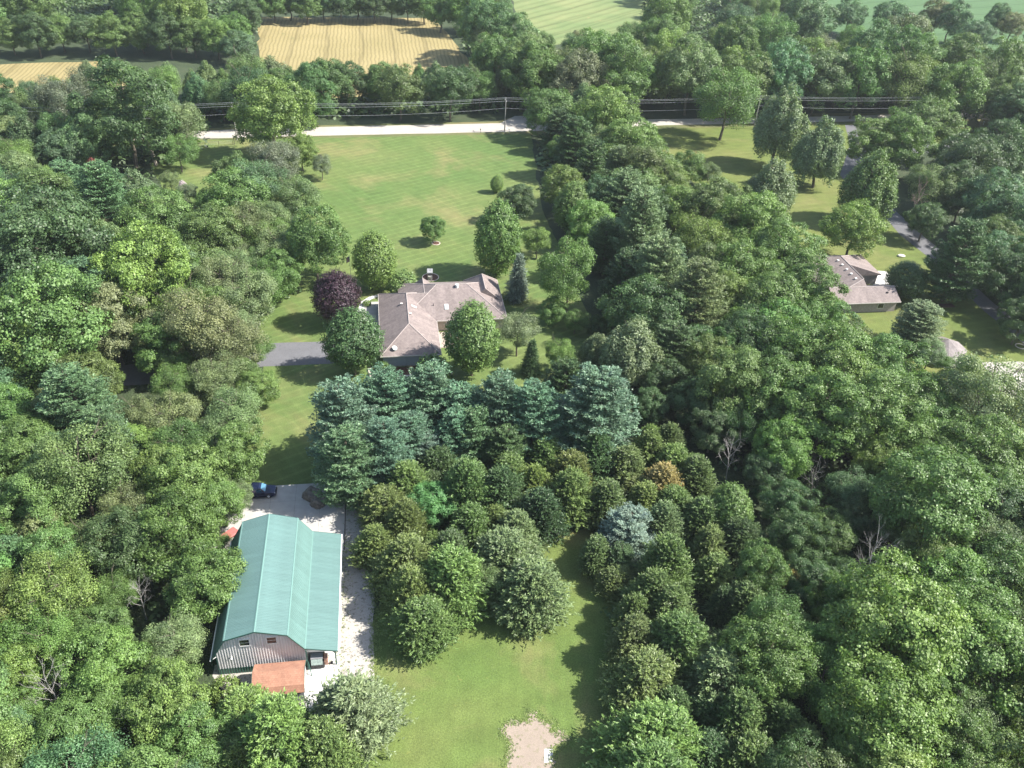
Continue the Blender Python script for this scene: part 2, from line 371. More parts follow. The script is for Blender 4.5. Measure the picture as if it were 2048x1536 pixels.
def limbs(rng, H, R, zlow, nl=8, lean=0.0, r0=0.28, twigs=0, dead=False, topf=0.85):
    mb = MB(); pts = [Vector((0, 0, -0.2))]
    for i in range(1, 6):
        t = i / 5; pts.append(Vector((lean * t + rng.normal(0, 0.12), rng.normal(0, 0.12), H * topf * t)))
    for i in range(5): mb.tube(pts[i], pts[i + 1], r0 * (1 - 0.17 * i), r0 * (1 - 0.17 * (i + 1)), 6, False)
    def br(p, d, L, r, lev):
        q = p + d * L * 0.5 + Vector(rng.normal(0, 0.06 * L, 3)); e = q + (d + Vector((0, 0, 0.22))).normalized() * L * 0.5
        mb.tube(p, q, r, r * 0.7, 4, False); mb.tube(q, e, r * 0.7, r * 0.35, 4, False)
        if lev > 0:
            for _ in range(3 if lev > 1 else 4):
                s_ = rng.uniform(0.3, 1.0); o = p.lerp(q, s_ * 2) if s_ < 0.5 else q.lerp(e, s_ * 2 - 1)
                dd = (d + Vector(rng.normal(0, 0.55, 3)) + Vector((0, 0, 0.15))).normalized()
                br(o, dd, L * rng.uniform(0.4, 0.62), r * 0.5, lev - 1)
    for i in range(nl):
        t = zlow / H + (topf * 0.95 - zlow / H) * (i + 0.3) / nl; a = i * 2.4 + rng.uniform(-0.4, 0.4)
        k = min(4.999, t / topf * 5); p = pts[int(k)].lerp(pts[int(k) + 1], k - int(k))
        up = rng.uniform(0.5, 1.1) if not dead else rng.uniform(0.6, 1.6)
        d = Vector((math.cos(a), math.sin(a), up)).normalized()
        br(p, d, R * (1.05 - 0.45 * t) * rng.uniform(0.8, 1.05), r0 * 0.45 * (1 - 0.5 * t), twigs)
    me = mesh_py('trunk', mb.v, mb.f); return me
def jn(*a): return np.concatenate(a, 0)

def make_broad(seed, R=5.0, b=5.0, zc=6.9, nl=60, sub=30, per=16, lr=(0.2, 0.33), leaf=0.235, amp=0.26, pale=False, flat=0.75, code='B', bottom=-0.8, jit=0.45):
    rng = np.random.default_rng(seed)
    D = fib(nl, rng, 0.22); D = D[D[:, 2] > bottom]
    env = lump(D, rng, 8, amp); rr = env * rng.uniform(0.66, 0.92, len(D))
    inner = unit(rng.normal(0, 1, (nl // 4, 3))); ri = rng.uniform(0.2, 0.5, len(inner))
    DC = jn(D, inner); RC = jn(rr, ri); lob = DC * RC[:, None] * [R, R, b]
    lrad = rng.uniform(lr[0], lr[1], len(lob)) * R; ltone = rng.uniform(0, 1, len(lob))
    n = len(lob) * sub
    sd_ = unit(rng.normal(0, 1, (n, 3)) + np.repeat(DC, sub, 0) * 0.75 + [0, 0, 0.35])
    sc = np.repeat(lob, sub, 0) + sd_ * np.repeat(lrad, sub)[:, None] * rng.uniform(0.8, 1.08, (n, 1)) * [1, 1, flat]
    stone = np.repeat(ltone, sub) * 0.5 + rng.uniform(0, 1, n) * 0.5
    m = n * per
    off = rng.normal(0, 0.19, (m, 3)) * [1.15, 1.15, 0.8]
    C = np.repeat(sc, per, 0) + off; Nn = np.repeat(sd_, per, 0)
    C[:, 2] += zc
    V = leaves(rng, C, Nn + [0, 0, 0.25], leaf, 0.72, jit)
    tone = np.clip(np.repeat(stone, per) * 0.65 + rng.uniform(0, 1, m) * 0.35, 0, 1)
    H = zc + b
    me = mesh_quads('crown', V, tone, MT['leaf_pale'] if pale else MT['leaf'])
    tr = limbs(np.random.default_rng(seed + 50), H, R * 0.8, zc - b * 0.75, 8, 0, 0.26)
    tr.materials.append(MT['bark']); reg(code, me, tr, R, zc, b)

def make_fine(seed, R=5.0, b=4.8, zc=6.8, n=26000, code='F'):
    rng = np.random.default_rng(seed); nl = 46
    D = fib(nl, rng, 0.3); D = D[D[:, 2] > -0.78]; lob = D * (lump(D, rng, 6, 0.3) * rng.uniform(0.45, 0.86, len(D)))[:, None] * [R, R, b]
    idx = rng.integers(0, len(lob), n)
    dd = unit(rng.normal(0, 1, (n, 3)) + D[idx] * 0.5 + [0, 0, 0.3])
    rl = rng.uniform(0.16, 0.38, len(lob)) * R
    C = lob[idx] + dd * rl[idx][:, None] * rng.uniform(0.35, 1.25, (n, 1)) ** 0.8 * [1, 1, 0.8]
    C[:, 2] += zc
    V = leaves(rng, C, dd + [0, 0, 0.4], 0.22, 0.6, 0.6)
    tone = np.clip(rng.uniform(0, 1, len(lob))[idx] * 0.35 + rng.uniform(0, 1, n) * 0.65, 0, 1)
    me = mesh_quads('crown', V, tone, MT['leaf'])
    tr = limbs(np.random.default_rng(seed + 50), zc + b, R * 0.95, zc - b * 0.7, 10, 0, 0.22, 1); tr.materials.append(MT['bark'])
    reg(code, me, tr, R, zc, b)

def make_column(seed, R=4.0, b=5.5, zc=6.3, nc=1400, per=15, code='C'):
    rng = np.random.default_rng(seed); D = fib(nc, rng, 0.05)
    ez = D[:, 2]; prof = np.where(ez > 0, (1 - 0.28 * ez ** 1.5), 1.0)        # egg: narrower to the top
    rr = lump(D, rng, 16, 0.08) * rng.uniform(0.76, 1.06, nc)
    S = D * rr[:, None] * np.stack([R * prof, R * prof, np.full(nc, b)], 1)
    tone = rng.uniform(0, 1, nc)
    C = np.repeat(S, per, 0) + rng.normal(0, 0.17, (nc * per, 3)) + np.repeat(D, per, 0) * rng.uniform(-0.5, 0.15, (nc * per, 1))
    C[:, 2] += zc
    V = leaves(rng, C, np.repeat(D, per, 0) + [0, 0, 0.35], 0.27, 0.72, 0.4)
    T = np.clip(np.repeat(tone, per) * 0.55 + rng.uniform(0, 1, nc * per) * 0.45, 0, 1)
    me = mesh_quads('crown', V, T, MT['leaf'])
    tr = limbs(np.random.default_rng(seed + 50), zc + b, R * 0.8, 1.2, 8, 0, 0.2); tr.materials.append(MT['bark'])
    reg(code, me, tr, R, zc, b)

def make_lobed(seed, R=4.5, b=5.6, zc=5.9, ns=14, code='L'):
    """silver maple / poplar: upright sub-crowns with pale leaf undersides"""
    rng = np.random.default_rng(seed); Cs = []; Ns = []; Ts = []
    for i in range(ns):
        a = i * 2.4; q = math.sqrt((i + 0.2) / ns); cx_, cy_ = math.cos(a) * R * 0.68 * q, math.sin(a) * R * 0.68 * q
        hz = b * (0.55 + 0.22 * (1 - q)) * rng.uniform(0.8, 1.1); cz = b * (0.30 * (1 - q * 1.9)) + rng.uniform(-0.6, 0.6)
        lr_ = R * rng.uniform(0.26, 0.36); nn = 210
        D = unit(rng.normal(0, 1, (nn, 3)) + [math.cos(a) * q * 0.7, math.sin(a) * q * 0.7, 0.15])
        S = D * [lr_, lr_, hz] * rng.uniform(0.75, 1.08, (nn, 1)); taper = 1 - 0.35 * np.clip(S[:, 2] / hz, 0, 1)
        S[:, 0] *= taper; S[:, 1] *= taper; S += [cx_, cy_, cz]
        t = rng.uniform(0, 1, nn); per = 12
        Cs.append(np.repeat(S, per, 0) + rng.normal(0, 0.2, (nn * per, 3))); Ns.append(np.repeat(unit(D * [1, 1, 0.6]), per, 0))
        Ts.append(np.repeat(t, per) * 0.4 + rng.uniform(0, 1, nn * per) * 0.6)
    C = jn(*Cs); C[:, 2] += zc; Nn = jn(*Ns); T = jn(*Ts)
    V = leaves(rng, C, Nn + [0, 0, 0.3], 0.25, 0.72, 0.6)
    me = mesh_quads('crown', V, T, MT['leaf_pale'])
    tr = limbs(np.random.default_rng(seed + 50), zc + b, R * 0.7, 2.5, 8, 0, 0.26); tr.materials.append(MT['bark'])
    reg(code, me, tr, R, zc, b)

def make_pine(seed, R=5.2, H=16.5, z0=1.2, code='W'):
    rng = np.random.default_rng(seed); Cs = []; Al = []; Ts = []; mb = MB()
    for i in range(6): mb.tube((0, 0, H * i / 6 - 0.1), (0, 0, H * (i + 1) / 6 - 0.1), 0.26 * (1 - i / 6.3), 0.26 * (1 - (i + 1) / 6.3), 6, False)
    z = z0; w = 0
    while z < H - 0.5:
        t = (z - z0) / (H - z0); L0 = R * (1 - t) ** 0.45 * min(1, 0.70 + t * 1.6) * 0.98 + 0.25
        nb = 7 if t < 0.8 else 5; a0 = rng.uniform(0, 6)
        for k in range(nb):
            a = a0 + k * 2 * np.pi / nb + rng.normal(0, 0.18); L = L0 * rng.uniform(0.72, 1.12)
            rise = rng.uniform(0.05, 0.28) + 0.5 * t
            d = np.array([np.cos(a), np.sin(a), rise]); side = np.array([-np.sin(a), np.cos(a), 0])
            tone = rng.uniform(0, 1)
            m = max(3, int(L / 0.36))
            for j in range(m):
                s_ = 0.28 + 0.72 * (j + rng.uniform(0, 0.8)) / m
                for sg in (-1, 0, 1):
                    lat = sg * (0.15 + 0.42 * (1 - abs(s_ - 0.65) * 1.2)) * rng.uniform(0.6, 1.4) * min(1.3, L / 3)
                    c = d * L * s_ + side * lat + [0, 0, z + 0.35 * s_ ** 2 * L * 0.3 + rng.normal(0, 0.08)]
                    Cs.append(c); Al.append(d * 0.7 + side * sg * 0.5 + [0, 0, 0.45]); Ts.append(tone * 0.5 + rng.uniform(0, 1) * 0.5)
            e = d * L * 0.9; mb.tube((0, 0, z), (e[0], e[1], z + e[2]), 0.05, 0.015, 3, False)
        z += rng.uniform(0.62, 0.95) * (1 - 0.25 * t); w += 1
    C0 = np.array(Cs); A0 = unit(np.array(Al)); T0 = np.array(Ts); per = 11
    C = np.repeat(C0, per, 0) + rng.normal(0, 0.12, (len(C0) * per, 3)) * [1, 1, 0.7]
    al = unit(np.repeat(A0, per, 0) + rng.normal(0, 0.45, (len(C), 3)))
    Nn = unit(np.cross(al, rng.normal(0, 1, al.shape)) + [0, 0, 0.9])
    V = leaves(rng, C + al * 0.1, Nn, 0.33, 0.40, 0.15, al)
    T = np.clip(np.repeat(T0, per) * 0.7 + rng.uniform(0, 1, len(C)) * 0.3, 0, 1)
    me = mesh_quads('crown', V, T, MT['needle']); tr = mesh_py('trunk', mb.v, mb.f); tr.materials.append(MT['bark'])
    b = (H - z0) / 2; reg(code, me, tr, R, z0 + b, b)

def make_cedar(seed, R=3.3, H=9.0, ns=1050, per=20, code='J', round_=0.5, droop=0.0):
    rng = np.random.default_rng(seed); z0 = 0.4; b = (H - z0) / 2
    t = rng.uniform(0, 1, ns) ** 1.15; az = rng.uniform(0, 2 * np.pi, ns)
    prof = (1 - t) ** round_ * np.minimum(1, 0.55 + t * 3.0)
    D = np.stack([np.cos(az), np.sin(az), np.zeros(ns)], 1)
    rr = R * prof * lump(unit(D + np.stack([t * 0, t * 0, t * 2 - 0.8], 1)), rng, 14, 0.36) * rng.uniform(0.60, 1.0, ns)
    base = D * rr[:, None] * 0.86 + np.stack([t * 0, t * 0, z0 + t * (H - z0) * 0.95], 1)
    sd_ = unit(D + rng.normal(0, 0.35, (ns, 3)) + np.stack([t * 0, t * 0, 0.35 + 0.9 * t - droop], 1))
    L = rng.uniform(0.7, 1.9, ns) * (0.6 + 0.4 * (1 - t))
    s_ = rng.uniform(0, 1, (ns, per)); tone = rng.uniform(0, 1, ns)
    C = base[:, None, :] + sd_[:, None, :] * (L[:, None] * (s_ - 0.15))[:, :, None]
    C = C.reshape(-1, 3) + rng.normal(0, 1, (ns * per, 3)) * (0.17 * (1.12 - s_.reshape(-1, 1)))
    al = unit(np.repeat(sd_, per, 0) + rng.normal(0, 0.4, C.shape)); Nn = unit(np.cross(al, rng.normal(0, 1, al.shape)) + [0, 0, 0.6])
    V = leaves(rng, C, Nn, 0.27, 0.32, 0.2, al)
    T = np.clip(np.repeat(tone, per) * 0.6 + s_.ravel() * 0.2 + rng.uniform(0, 1, len(C)) * 0.2, 0, 1)
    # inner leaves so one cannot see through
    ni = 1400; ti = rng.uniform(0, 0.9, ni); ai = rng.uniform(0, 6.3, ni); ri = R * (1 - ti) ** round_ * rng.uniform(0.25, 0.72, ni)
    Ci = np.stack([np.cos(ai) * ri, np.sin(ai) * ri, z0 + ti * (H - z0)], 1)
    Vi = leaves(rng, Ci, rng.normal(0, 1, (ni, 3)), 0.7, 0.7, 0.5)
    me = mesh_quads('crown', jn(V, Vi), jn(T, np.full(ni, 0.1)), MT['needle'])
    mb = MB(); mb.tube((0, 0, -0.1), (0, 0, H * 0.9), 0.16, 0.03, 6, False); tr = mesh_py('trunk', mb.v, mb.f); tr.materials.append(MT['bark'])
    reg(code, me, tr, R, z0 + b, b)

def make_dead(seed, R=4.2, H=10.0, code='D', mat='deadwood', tw=2, nl=9):
    tr = limbs(np.random.default_rng(seed), H, R, H * 0.3, nl, rng_l(seed), 0.15, tw, True, 0.95); tr.materials.append(MT[mat])
    reg(code, None, tr, R, H * 0.62, H * 0.4)
def rng_l(s): return random.Random(s).uniform(-0.8, 0.8)

def make_shrub(seed, R=1.6, b=1.1, code='H'):
    rng = np.random.default_rng(seed); nc = 420; per = 9; D = fib(nc, rng, 0.2); D = D[D[:, 2] > -0.35]; nc = len(D)
    S = D * (lump(D, rng, 8, 0.25) * rng.uniform(0.75, 1.0, nc))[:, None] * [R, R, b]
    C = np.repeat(S, per, 0) + rng.normal(0, 0.10, (nc * per, 3)); C[:, 2] += b * 0.75
    V = leaves(rng, C, np.repeat(D, per, 0) + [0, 0, 0.3], 0.19, 0.7, 0.5)
    T = np.clip(np.repeat(rng.uniform(0, 1, nc), per) * 0.5 + rng.uniform(0, 1, nc * per) * 0.5, 0, 1)
    me = mesh_quads('foliage', V, T, MT['leaf'])
    mb = MB()
    for k in range(4): a = k * 1.6; mb.tube((0, 0, -0.05), (math.cos(a) * R * 0.5, math.sin(a) * R * 0.5, b), 0.04, 0.015, 4, False)
    tr = mesh_py('stem', mb.v, mb.f); tr.materials.append(MT['bark']); reg(code, me, tr, R, b * 0.75, b)

make_broad(1); make_broad(2, b=5.4, nl=70, amp=0.34); make_broad(3, b=4.4, zc=6.6, nl=52, lr=(0.24, 0.38), sub=38)
make_broad(4, b=5.8, zc=7.3, nl=64, lr=(0.17, 0.28)); make_broad(5, b=4.8, nl=46, amp=0.4, lr=(0.22, 0.36), sub=42)
make_fine(11); make_fine(12, b=5.4, zc=7.2); make_fine(13, b=4.2)
make_column(21); make_column(22, R=4.2, b=5.0)
make_lobed(31); make_lobed(32, ns=17, R=4.8); make_lobed(33, ns=12, b=6.2, zc=6.4)
make_pine(41); make_pine(42, R=5.0, H=15.5); make_pine(43, R=5.4, H=17.2)
make_cedar(51, H=8.6); make_cedar(52, H=7.8, R=3.4, round_=0.42); make_cedar(53, H=9.2, R=3.2, round_=0.55)
make_cedar(61, R=2.6, H=11.0, ns=1100, round_=0.85, droop=0.75, code='S')
make_dead(71, tw=2, nl=11); make_dead(72, R=3.8, H=11, nl=13); make_dead(73, R=4.6, H=9, nl=10); make_dead(74, R=3.0, H=9, mat='deadred', code='E', nl=12)
make_shrub(81); make_shrub(82, 1.7, 1.3)

# leaf colours (base colours of the leaves themselves)
CO = dict(n=(0.116, 0.190, 0.056), y=(0.148, 0.222, 0.060), d=(0.072, 0.124, 0.048), b=(0.100, 0.178, 0.082), o=(0.142, 0.194, 0.060),
          p=(0.158, 0.218, 0.104), g=(0.146, 0.198, 0.086), k=(0.160, 0.192, 0.082), e=(0.125, 0.265, 0.095), r=(0.24, 0.075, 0.065),
          u=(0.050, 0.028, 0.038), s=(0.155, 0.218, 0.182), t=(0.28, 0.255, 0.090), w=(0.50, 0.46, 0.49), v=(0.140, 0.170, 0.105), x=(0.110, 0.166, 0.054), q=(0.112, 0.196, 0.122))
CN = dict(n='mid green', y='yellow-green', d='dark green', b='bluish green', o='olive green', p='pale green', g='grey-green', k='brownish green',
          e='bright emerald', r='dark red', u='purple', s='silvery blue', t='golden yellow', w='white-flowered', v='grey-brown', x='dark olive', q='pale blue-green')
KN = dict(B=('broadleaf_tree', 'rounded tree'), F=('locust_tree', 'feathery tree'), C=('maple_tree', 'dense egg-shaped tree'), L=('poplar_tree', 'upright tree'),
          W=('pine_tree', 'pine'), J=('cedar_tree', 'cedar'), S=('spruce_tree', 'spruce'), D=('bare_tree', 'bare dead tree'), E=('bare_tree', 'bare dead tree'), H=('shrub', 'shrub'))
LANDM = [  # things one can find in the photo
    ('the green barn', 575, 1160), ('the red shed', 560, 1355), ('the dark pickup', 520, 980), ('the tan house', 870, 640),
    ('the purple tree', 675, 590), ('the wheat field', 715, 85), ('the left pole', 470, 245), ('the middle pole', 1011, 232),
    ('the right house', 1720, 560), ('the octagonal roof', 1880, 705), ('the golden cedar', 1328, 965), ('the dirt patch', 1070, 1480),
    ('the emerald tree', 866, 1010), ('the blue spruce', 1035, 550), ('the asphalt drive', 590, 708), 
    ('the green field', 1800, 15), ('the red-leaved tree', 186, 344), ('the broken trunk', 305, 300), ('the shaded drive', 262, 745),
    ('the silver pine', 1260, 1050), ('the white gravel', 2010, 755), ('the hay field', 1160, 25), ('the tan strip', 110, 135),
    ('the bottom left corner', 0, 1536), ('the bottom right corner', 2048, 1536), ('the right edge', 2048, 1000), ('the left edge', 0, 900),
    ('the top left corner', 0, 0), ('the top right corner', 2048, 60), ('the upper lawn', 830, 340), ('the forked snag', 1745, 1115),
    ('the lawn sapling', 866, 458), ('the roadside lawn', 1420, 330), ('the large grey snag', 100, 1390), ('the pine row', 900, 830)]
USED = {}
def relation(u, v, skip=None):
    L = sorted((math.hypot(u - a, (v - b_)), n, a, b_) for n, a, b_ in LANDM if n != skip)
    out = []
    for dist, n, a, b_ in L[:3]:
        dx, dy = u - a, v - b_; ang = math.degrees(math.atan2(-dy, dx)) % 360
        w = ['right of', 'above right of', 'above', 'above left of', 'left of', 'below left of', 'below', 'below right of'][int((ang + 22.5) // 45) % 8]
        q = 'just ' if dist < 70 else ('' if dist < 230 else 'far ')
        out.append(q + w + ' ' + n)
    return out
PENDING = []
def label_tree(o, code, col, u, v, R):
    size = 'small' if R < 2.6 else ('huge' if R > 6.6 else ('big' if R > 5 else ''))
    base = (size + ' ' + CN[col] + ' ' + KN[code][1]).strip()
    if code in 'DE': base = (size + (' reddish' if code == 'E' else ' pale grey') + ' bare dead tree').strip()
    if col == 'w': base = 'small shrubby tree covered in white flowers'
    PENDING.append((o, base, u, v))
def finish_labels():
    from collections import defaultdict
    G = defaultdict(list)
    for o, base, u, v in PENDING:
        rel = relation(u, v)
        G[base + ' ' + rel[0]].append((o, base, u, v, rel))
    for key, L in G.items():
        if len(L) == 1: L[0][0]['label'] = key; continue
        H_ = defaultdict(list)
        for it in L: H_[it[1] + ' ' + it[4][0] + ', ' + it[4][1]].append(it)
        for k2, L2 in H_.items():
            if len(L2) == 1: L2[0][0]['label'] = k2[:200]; continue
            L2.sort(key=lambda t: t[2]); nn = len(L2)
            us = [t[2] for t in L2]; vs_ = [t[3] for t in L2]
            horiz = (max(us) - min(us)) >= (max(vs_) - min(vs_))
            L2.sort(key=(lambda t: t[2]) if horiz else (lambda t: t[3]))
            ordw = ['first', 'second', 'third', 'fourth', 'fifth', 'sixth', 'seventh', 'eighth', 'ninth', 'tenth', 'eleventh', 'twelfth']
            for i, it in enumerate(L2):
                w = ordw[min(i, 11)] + (' from the left' if horiz else ' from the top')
                it[0]['label'] = '%s %s, %s' % (it[1], it[4][0], w)
    seen = set()
    sh = lambda t: ' '.join(w for w in t.replace('dense egg-shaped', 'egg-shaped').replace(' from the ', ' from ').split() if w not in ('far', 'just'))
    for o, base, u, v in PENDING:
        rel = relation(u, v); c = [o['label'], sh(o['label'])]
        for r_ in (rel[0], rel[0] + ', ' + rel[1], rel[1], rel[2], rel[0] + ', ' + rel[2], rel[1] + ', ' + rel[2]): c += [base + ' ' + r_, sh(base + ' ' + r_)]
        for e in ('nearer the camera', 'farther away', 'farther left', 'farther right', 'leaning slightly', 'half hidden'): c += [sh(base + ' ' + rel[0] + ', ' + e), sh(base + ' ' + rel[1] + ', ' + e)]
        for l in c:
            if l not in seen and len(l.split()) <= 16: break
        o['label'] = l; seen.add(l)

TREES = []     # x, y, R, for spacing
GROUPN = dict(B='broadleaf trees of the woods', F='feathery locust trees', L='upright poplar trees', C='clipped-looking yard trees', W='white pines', J='cedar trees', S='spruces',
              D='bare dead trees', E='bare dead trees', H='garden shrubs')
trng = random.Random(5)
def vary(c, s_=0.10):
    k = 1 + trng.uniform(-s_, s_) * 1.3
    return tuple(max(0.004, x * k * (1 + trng.uniform(-s_, s_))) for x in c)
def place_tree(code, col, x, y, s, sz, proto=None, var=0.055):
    me, tr, R0, zc0, b0 = proto or trng.choice(PROTO[code])
    root = empty(KN[code][0], (x, y, 0), trng.uniform(0, 6.28)); root.rotation_euler.x = rad(trng.gauss(0, 2.2)); root.rotation_euler.y = rad(trng.gauss(0, 2.2)); root['category'] = 'shrub' if code == 'H' else 'tree'; root['group'] = GROUPN[code]
    c = vary(CO[col], var); k_ = trng.uniform(0.88, 1.12); s1, s2 = s * k_, s / k_
    if code in 'JW': s1 *= 1.26 if code == 'J' else 1.18; s2 *= 1.26 if code == 'J' else 1.18; sz *= trng.uniform(0.82, 1.08)
    elif code in 'BFL': s1 *= 1.05; s2 *= 1.05
    if me is not None:
        cr = link('foliage' if code == 'H' else 'crown', me, None, root, scale=(s1, s2, sz)); cr.color = (*c, 1)
    link('stem' if code == 'H' else 'trunk', tr, None, root, scale=(s1, s2, sz))
    return root
def tree_px(u, v, r, code, col, asp=None, zmin=None):
    """crown centre seen at (u, v) with half width r (picture of 2048 px); the tree is set on the ground under it"""
    P = trng.choice(PROTO[code]); me, tr, R0, zc0, b0 = P
    asp = asp or 1.0; zc = zc0
    for _ in range(8):
        p = at(u, v, zc); z = proj(p)[2]; R = r * z / FPX; s = R / R0; sz = s * asp
        zc = zc0 * sz
    TREES.append((p.x, p.y, R))
    o = place_tree(code, col, p.x, p.y, s, sz, P); label_tree(o, code, col, u, v, R); return o

# ------------------------------------------------------------------ building helpers
def auto_uv(me):
    uv = me.uv_layers.new(name='UVMap')
    for p in me.polygons:
        n = p.normal
        t = Vector((0, 0, 1)).cross(n)
        t = Vector((1, 0, 0)) if t.length < 1e-3 else t.normalized()
        s_ = n.cross(t)
        for li in p.loop_indices:
            c = me.vertices[me.loops[li].vertex_index].co; uv.data[li].uv = (c.dot(t), c.dot(s_))
def roof_block(mb, x0, x1, y0, y1, ze, zr, axis='y', i0=None, i1=None, th=0.16):
    """closed roof solid; i0, i1 = hip inset of both ends (0 = gable)"""
    if axis == 'y':
        hw = (x1 - x0) / 2; i0 = hw if i0 is None else i0; i1 = hw if i1 is None else i1; xm = (x0 + x1) / 2
        A, B = (xm, y0 + i0, zr), (xm, y1 - i1, zr)
        c = [(x0, y0, ze), (x1, y0, ze), (x1, y1, ze), (x0, y1, ze)]
        f = [(0, 1, 4), (1, 2, 5, 4), (2, 3, 5), (3, 0, 4, 5)]
    else:
        hw = (y1 - y0) / 2; i0 = hw if i0 is None else i0; i1 = hw if i1 is None else i1; ym = (y0 + y1) / 2
        A, B = (x0 + i0, ym, zr), (x1 - i1, ym, zr)
        c = [(x0, y0, ze), (x1, y0, ze), (x1, y1, ze), (x0, y1, ze)]
        f = [(0, 1, 5, 4), (1, 2, 5), (2, 3, 4, 5), (3, 0, 4)]
    v = c + [A, B] + [(x, y, z - th) for x, y, z in c]
    f = f + [(6, 9, 8, 7)] + [(0, 6, 7, 1), (1, 7, 8, 2), (2, 8, 9, 3), (3, 9, 6, 0)]
    mb.add(v, f); return A, B, c
def ridge_caps(mb, segs, r=0.07):
    for a, b in segs:
        a = Vector(a); b = Vector(b); mb.tube(a + Vector((0, 0, 0.01)), b + Vector((0, 0, 0.01)), r, r, 5)
def build_uv(mb, name, mat, parent):
    o = mb.build(name, mat, parent); auto_uv(o.data); return o

# ------------------------------------------------------------------ the green-roofed barn
M_roof = mat_plain('green_roof_steel', (0.104, 0.182, 0.168), 0.40, 0.0, 0.10, 0.35, spec=0.6)
def streaks(m):
    nt = m.node_tree; b = nt.nodes['Principled BSDF']; src = b.inputs['Base Color'].links[0].from_socket; co = objco(nt)
    g_ = N(nt, 'ShaderNodeNewGeometry'); st = ramp(nt, noise(nt, mapping(nt, g_.outputs['Position'], (0.25, 2.2, 0.25)), 1.0, 4, 0.65), [(0.3, 0.93), (0.7, 1.06)])
    oi = N(nt, 'ShaderNodeObjectInfo'); pv = ramp(nt, oi.outputs['Random'], [(0.0, 0.955), (1.0, 1.045)])
    nt.links.new(mix(nt, 1.0, mix(nt, 1.0, src, st, 'MULTIPLY'), pv, 'MULTIPLY'), b.inputs['Base Color'])
streaks(M_roof)
M_trimg = mat_plain('dark_green_trim', (0.030, 0.095, 0.075), 0.5, var=0.08)
M_side = mat_plain('grey_siding_steel', (0.68, 0.67, 0.67), 0.45, var=0.05, scale=0.6)
M_wains = mat_plain('green_wainscot_steel', (0.035, 0.115, 0.085), 0.45, var=0.08)
M_white = mat_plain('white_paint', (0.74, 0.74, 0.72), 0.5, var=0.05)
M_glass = mat_plain('dark_glass', (0.02, 0.025, 0.03), 0.08, var=0.1, spec=0.8)
M_steel = mat_plain('dull_steel', (0.35, 0.35, 0.36), 0.4, 0.6, 0.1)
M_dark = mat_plain('black_plastic', (0.018, 0.018, 0.02), 0.55, var=0.2)
A0 = at(441, 1349); ABZ = rad(9.9)
barn = empty('pole_barn', A0, ABZ, 'grey pole barn with a green ribbed metal gambrel roof and lean-to', 'barn')
BL = 18.5
prof = [(-0.55, 3.15), (1.35, 6.56), (4.85, 7.68), (8.42, 6.60), (10.15, 3.95), (13.95, 3.03)]
rmb = MB()
for (xa, za), (xb, zb) in zip(prof[:-1], prof[1:]):
    rmb.prism([(xa, za - 0.03), (xb, zb - 0.03), (xb, zb - 0.12), (xa, za - 0.12)], -0.38, BL + 0.36)
roof = rmb.build('roof', M_trimg, barn)
PW = 0.914
for (xa, za), (xb, zb) in zip(prof[:-1], prof[1:]):
    L = math.hypot(xb - xa, zb - za); ux, uz = (xb - xa) / L, (zb - za) / L; nx, nz = -uz, ux
    prof_y = []
    for k in range(4):
        yc = 0.114 + k * 0.2285
        prof_y += [(yc - 0.035, 0), (yc - 0.014, 0.026), (yc + 0.014, 0.026), (yc + 0.035, 0)]
    prof_y = [(0.0, 0)] + prof_y + [(PW - 0.006, 0)]
    v = []; f = []
    for s_ in (0.02, L - 0.02):
        for y, h in prof_y: v.append((xa + ux * s_ + nx * h, y, za + uz * s_ + nz * h))
    n = len(prof_y); f = [(i, i + 1, n + i + 1, n + i) for i in range(n - 1)]
    me = mesh_py('roof_panel', v, f); me.materials.append(M_roof)
    npan = 21
    for k in range(npan): link('roof_panel', me, None, roof, loc=(0, -0.40 + k * (BL + 0.76) / npan, 0.0), scale=(1, (BL + 0.76) / npan / PW, 1))
cap = MB()
for (x, z) in prof[1:-1]: cap.prism([(x - 0.14, z - 0.02), (x, z + 0.045), (x + 0.14, z - 0.02)], -0.42, BL + 0.38)
cap.build('ridge_cap', mat_plain('light_green_cap', (0.125, 0.225, 0.20), 0.4, var=0.04), roof)
gt = MB(); gt.box(13.93, 14.06, -0.42, BL + 0.38, 2.90, 3.03); gt.build('gutter', M_white, barn)
gt = MB(); gt.box(-0.70, -0.58, -0.42, BL + 0.38, 3.05, 3.17); gt.tube((-0.62, -0.30, 3.1), (0.0, -0.1, 3.4), 0.05); gt.build('gutter', M_white, barn)
for yy in (-0.40, BL + 0.38):
    rk = MB()
    for (xa, za), (xb, zb) in zip(prof[:-1], prof[1:]):
        rk.prism([(xa, za + 0.01), (xb, zb + 0.01), (xb, zb - 0.17), (xa, za - 0.17)], yy - 0.02, yy + 0.02)
    rk.build('rake_trim', M_trimg, barn)
def gtop(x):
    for (xa, za), (xb, zb) in zip(prof[:-1], prof[1:]):
        if xa <= x <= xb: return za + (zb - za) * (x - xa) / (xb - xa) - 0.13
    return 3.0
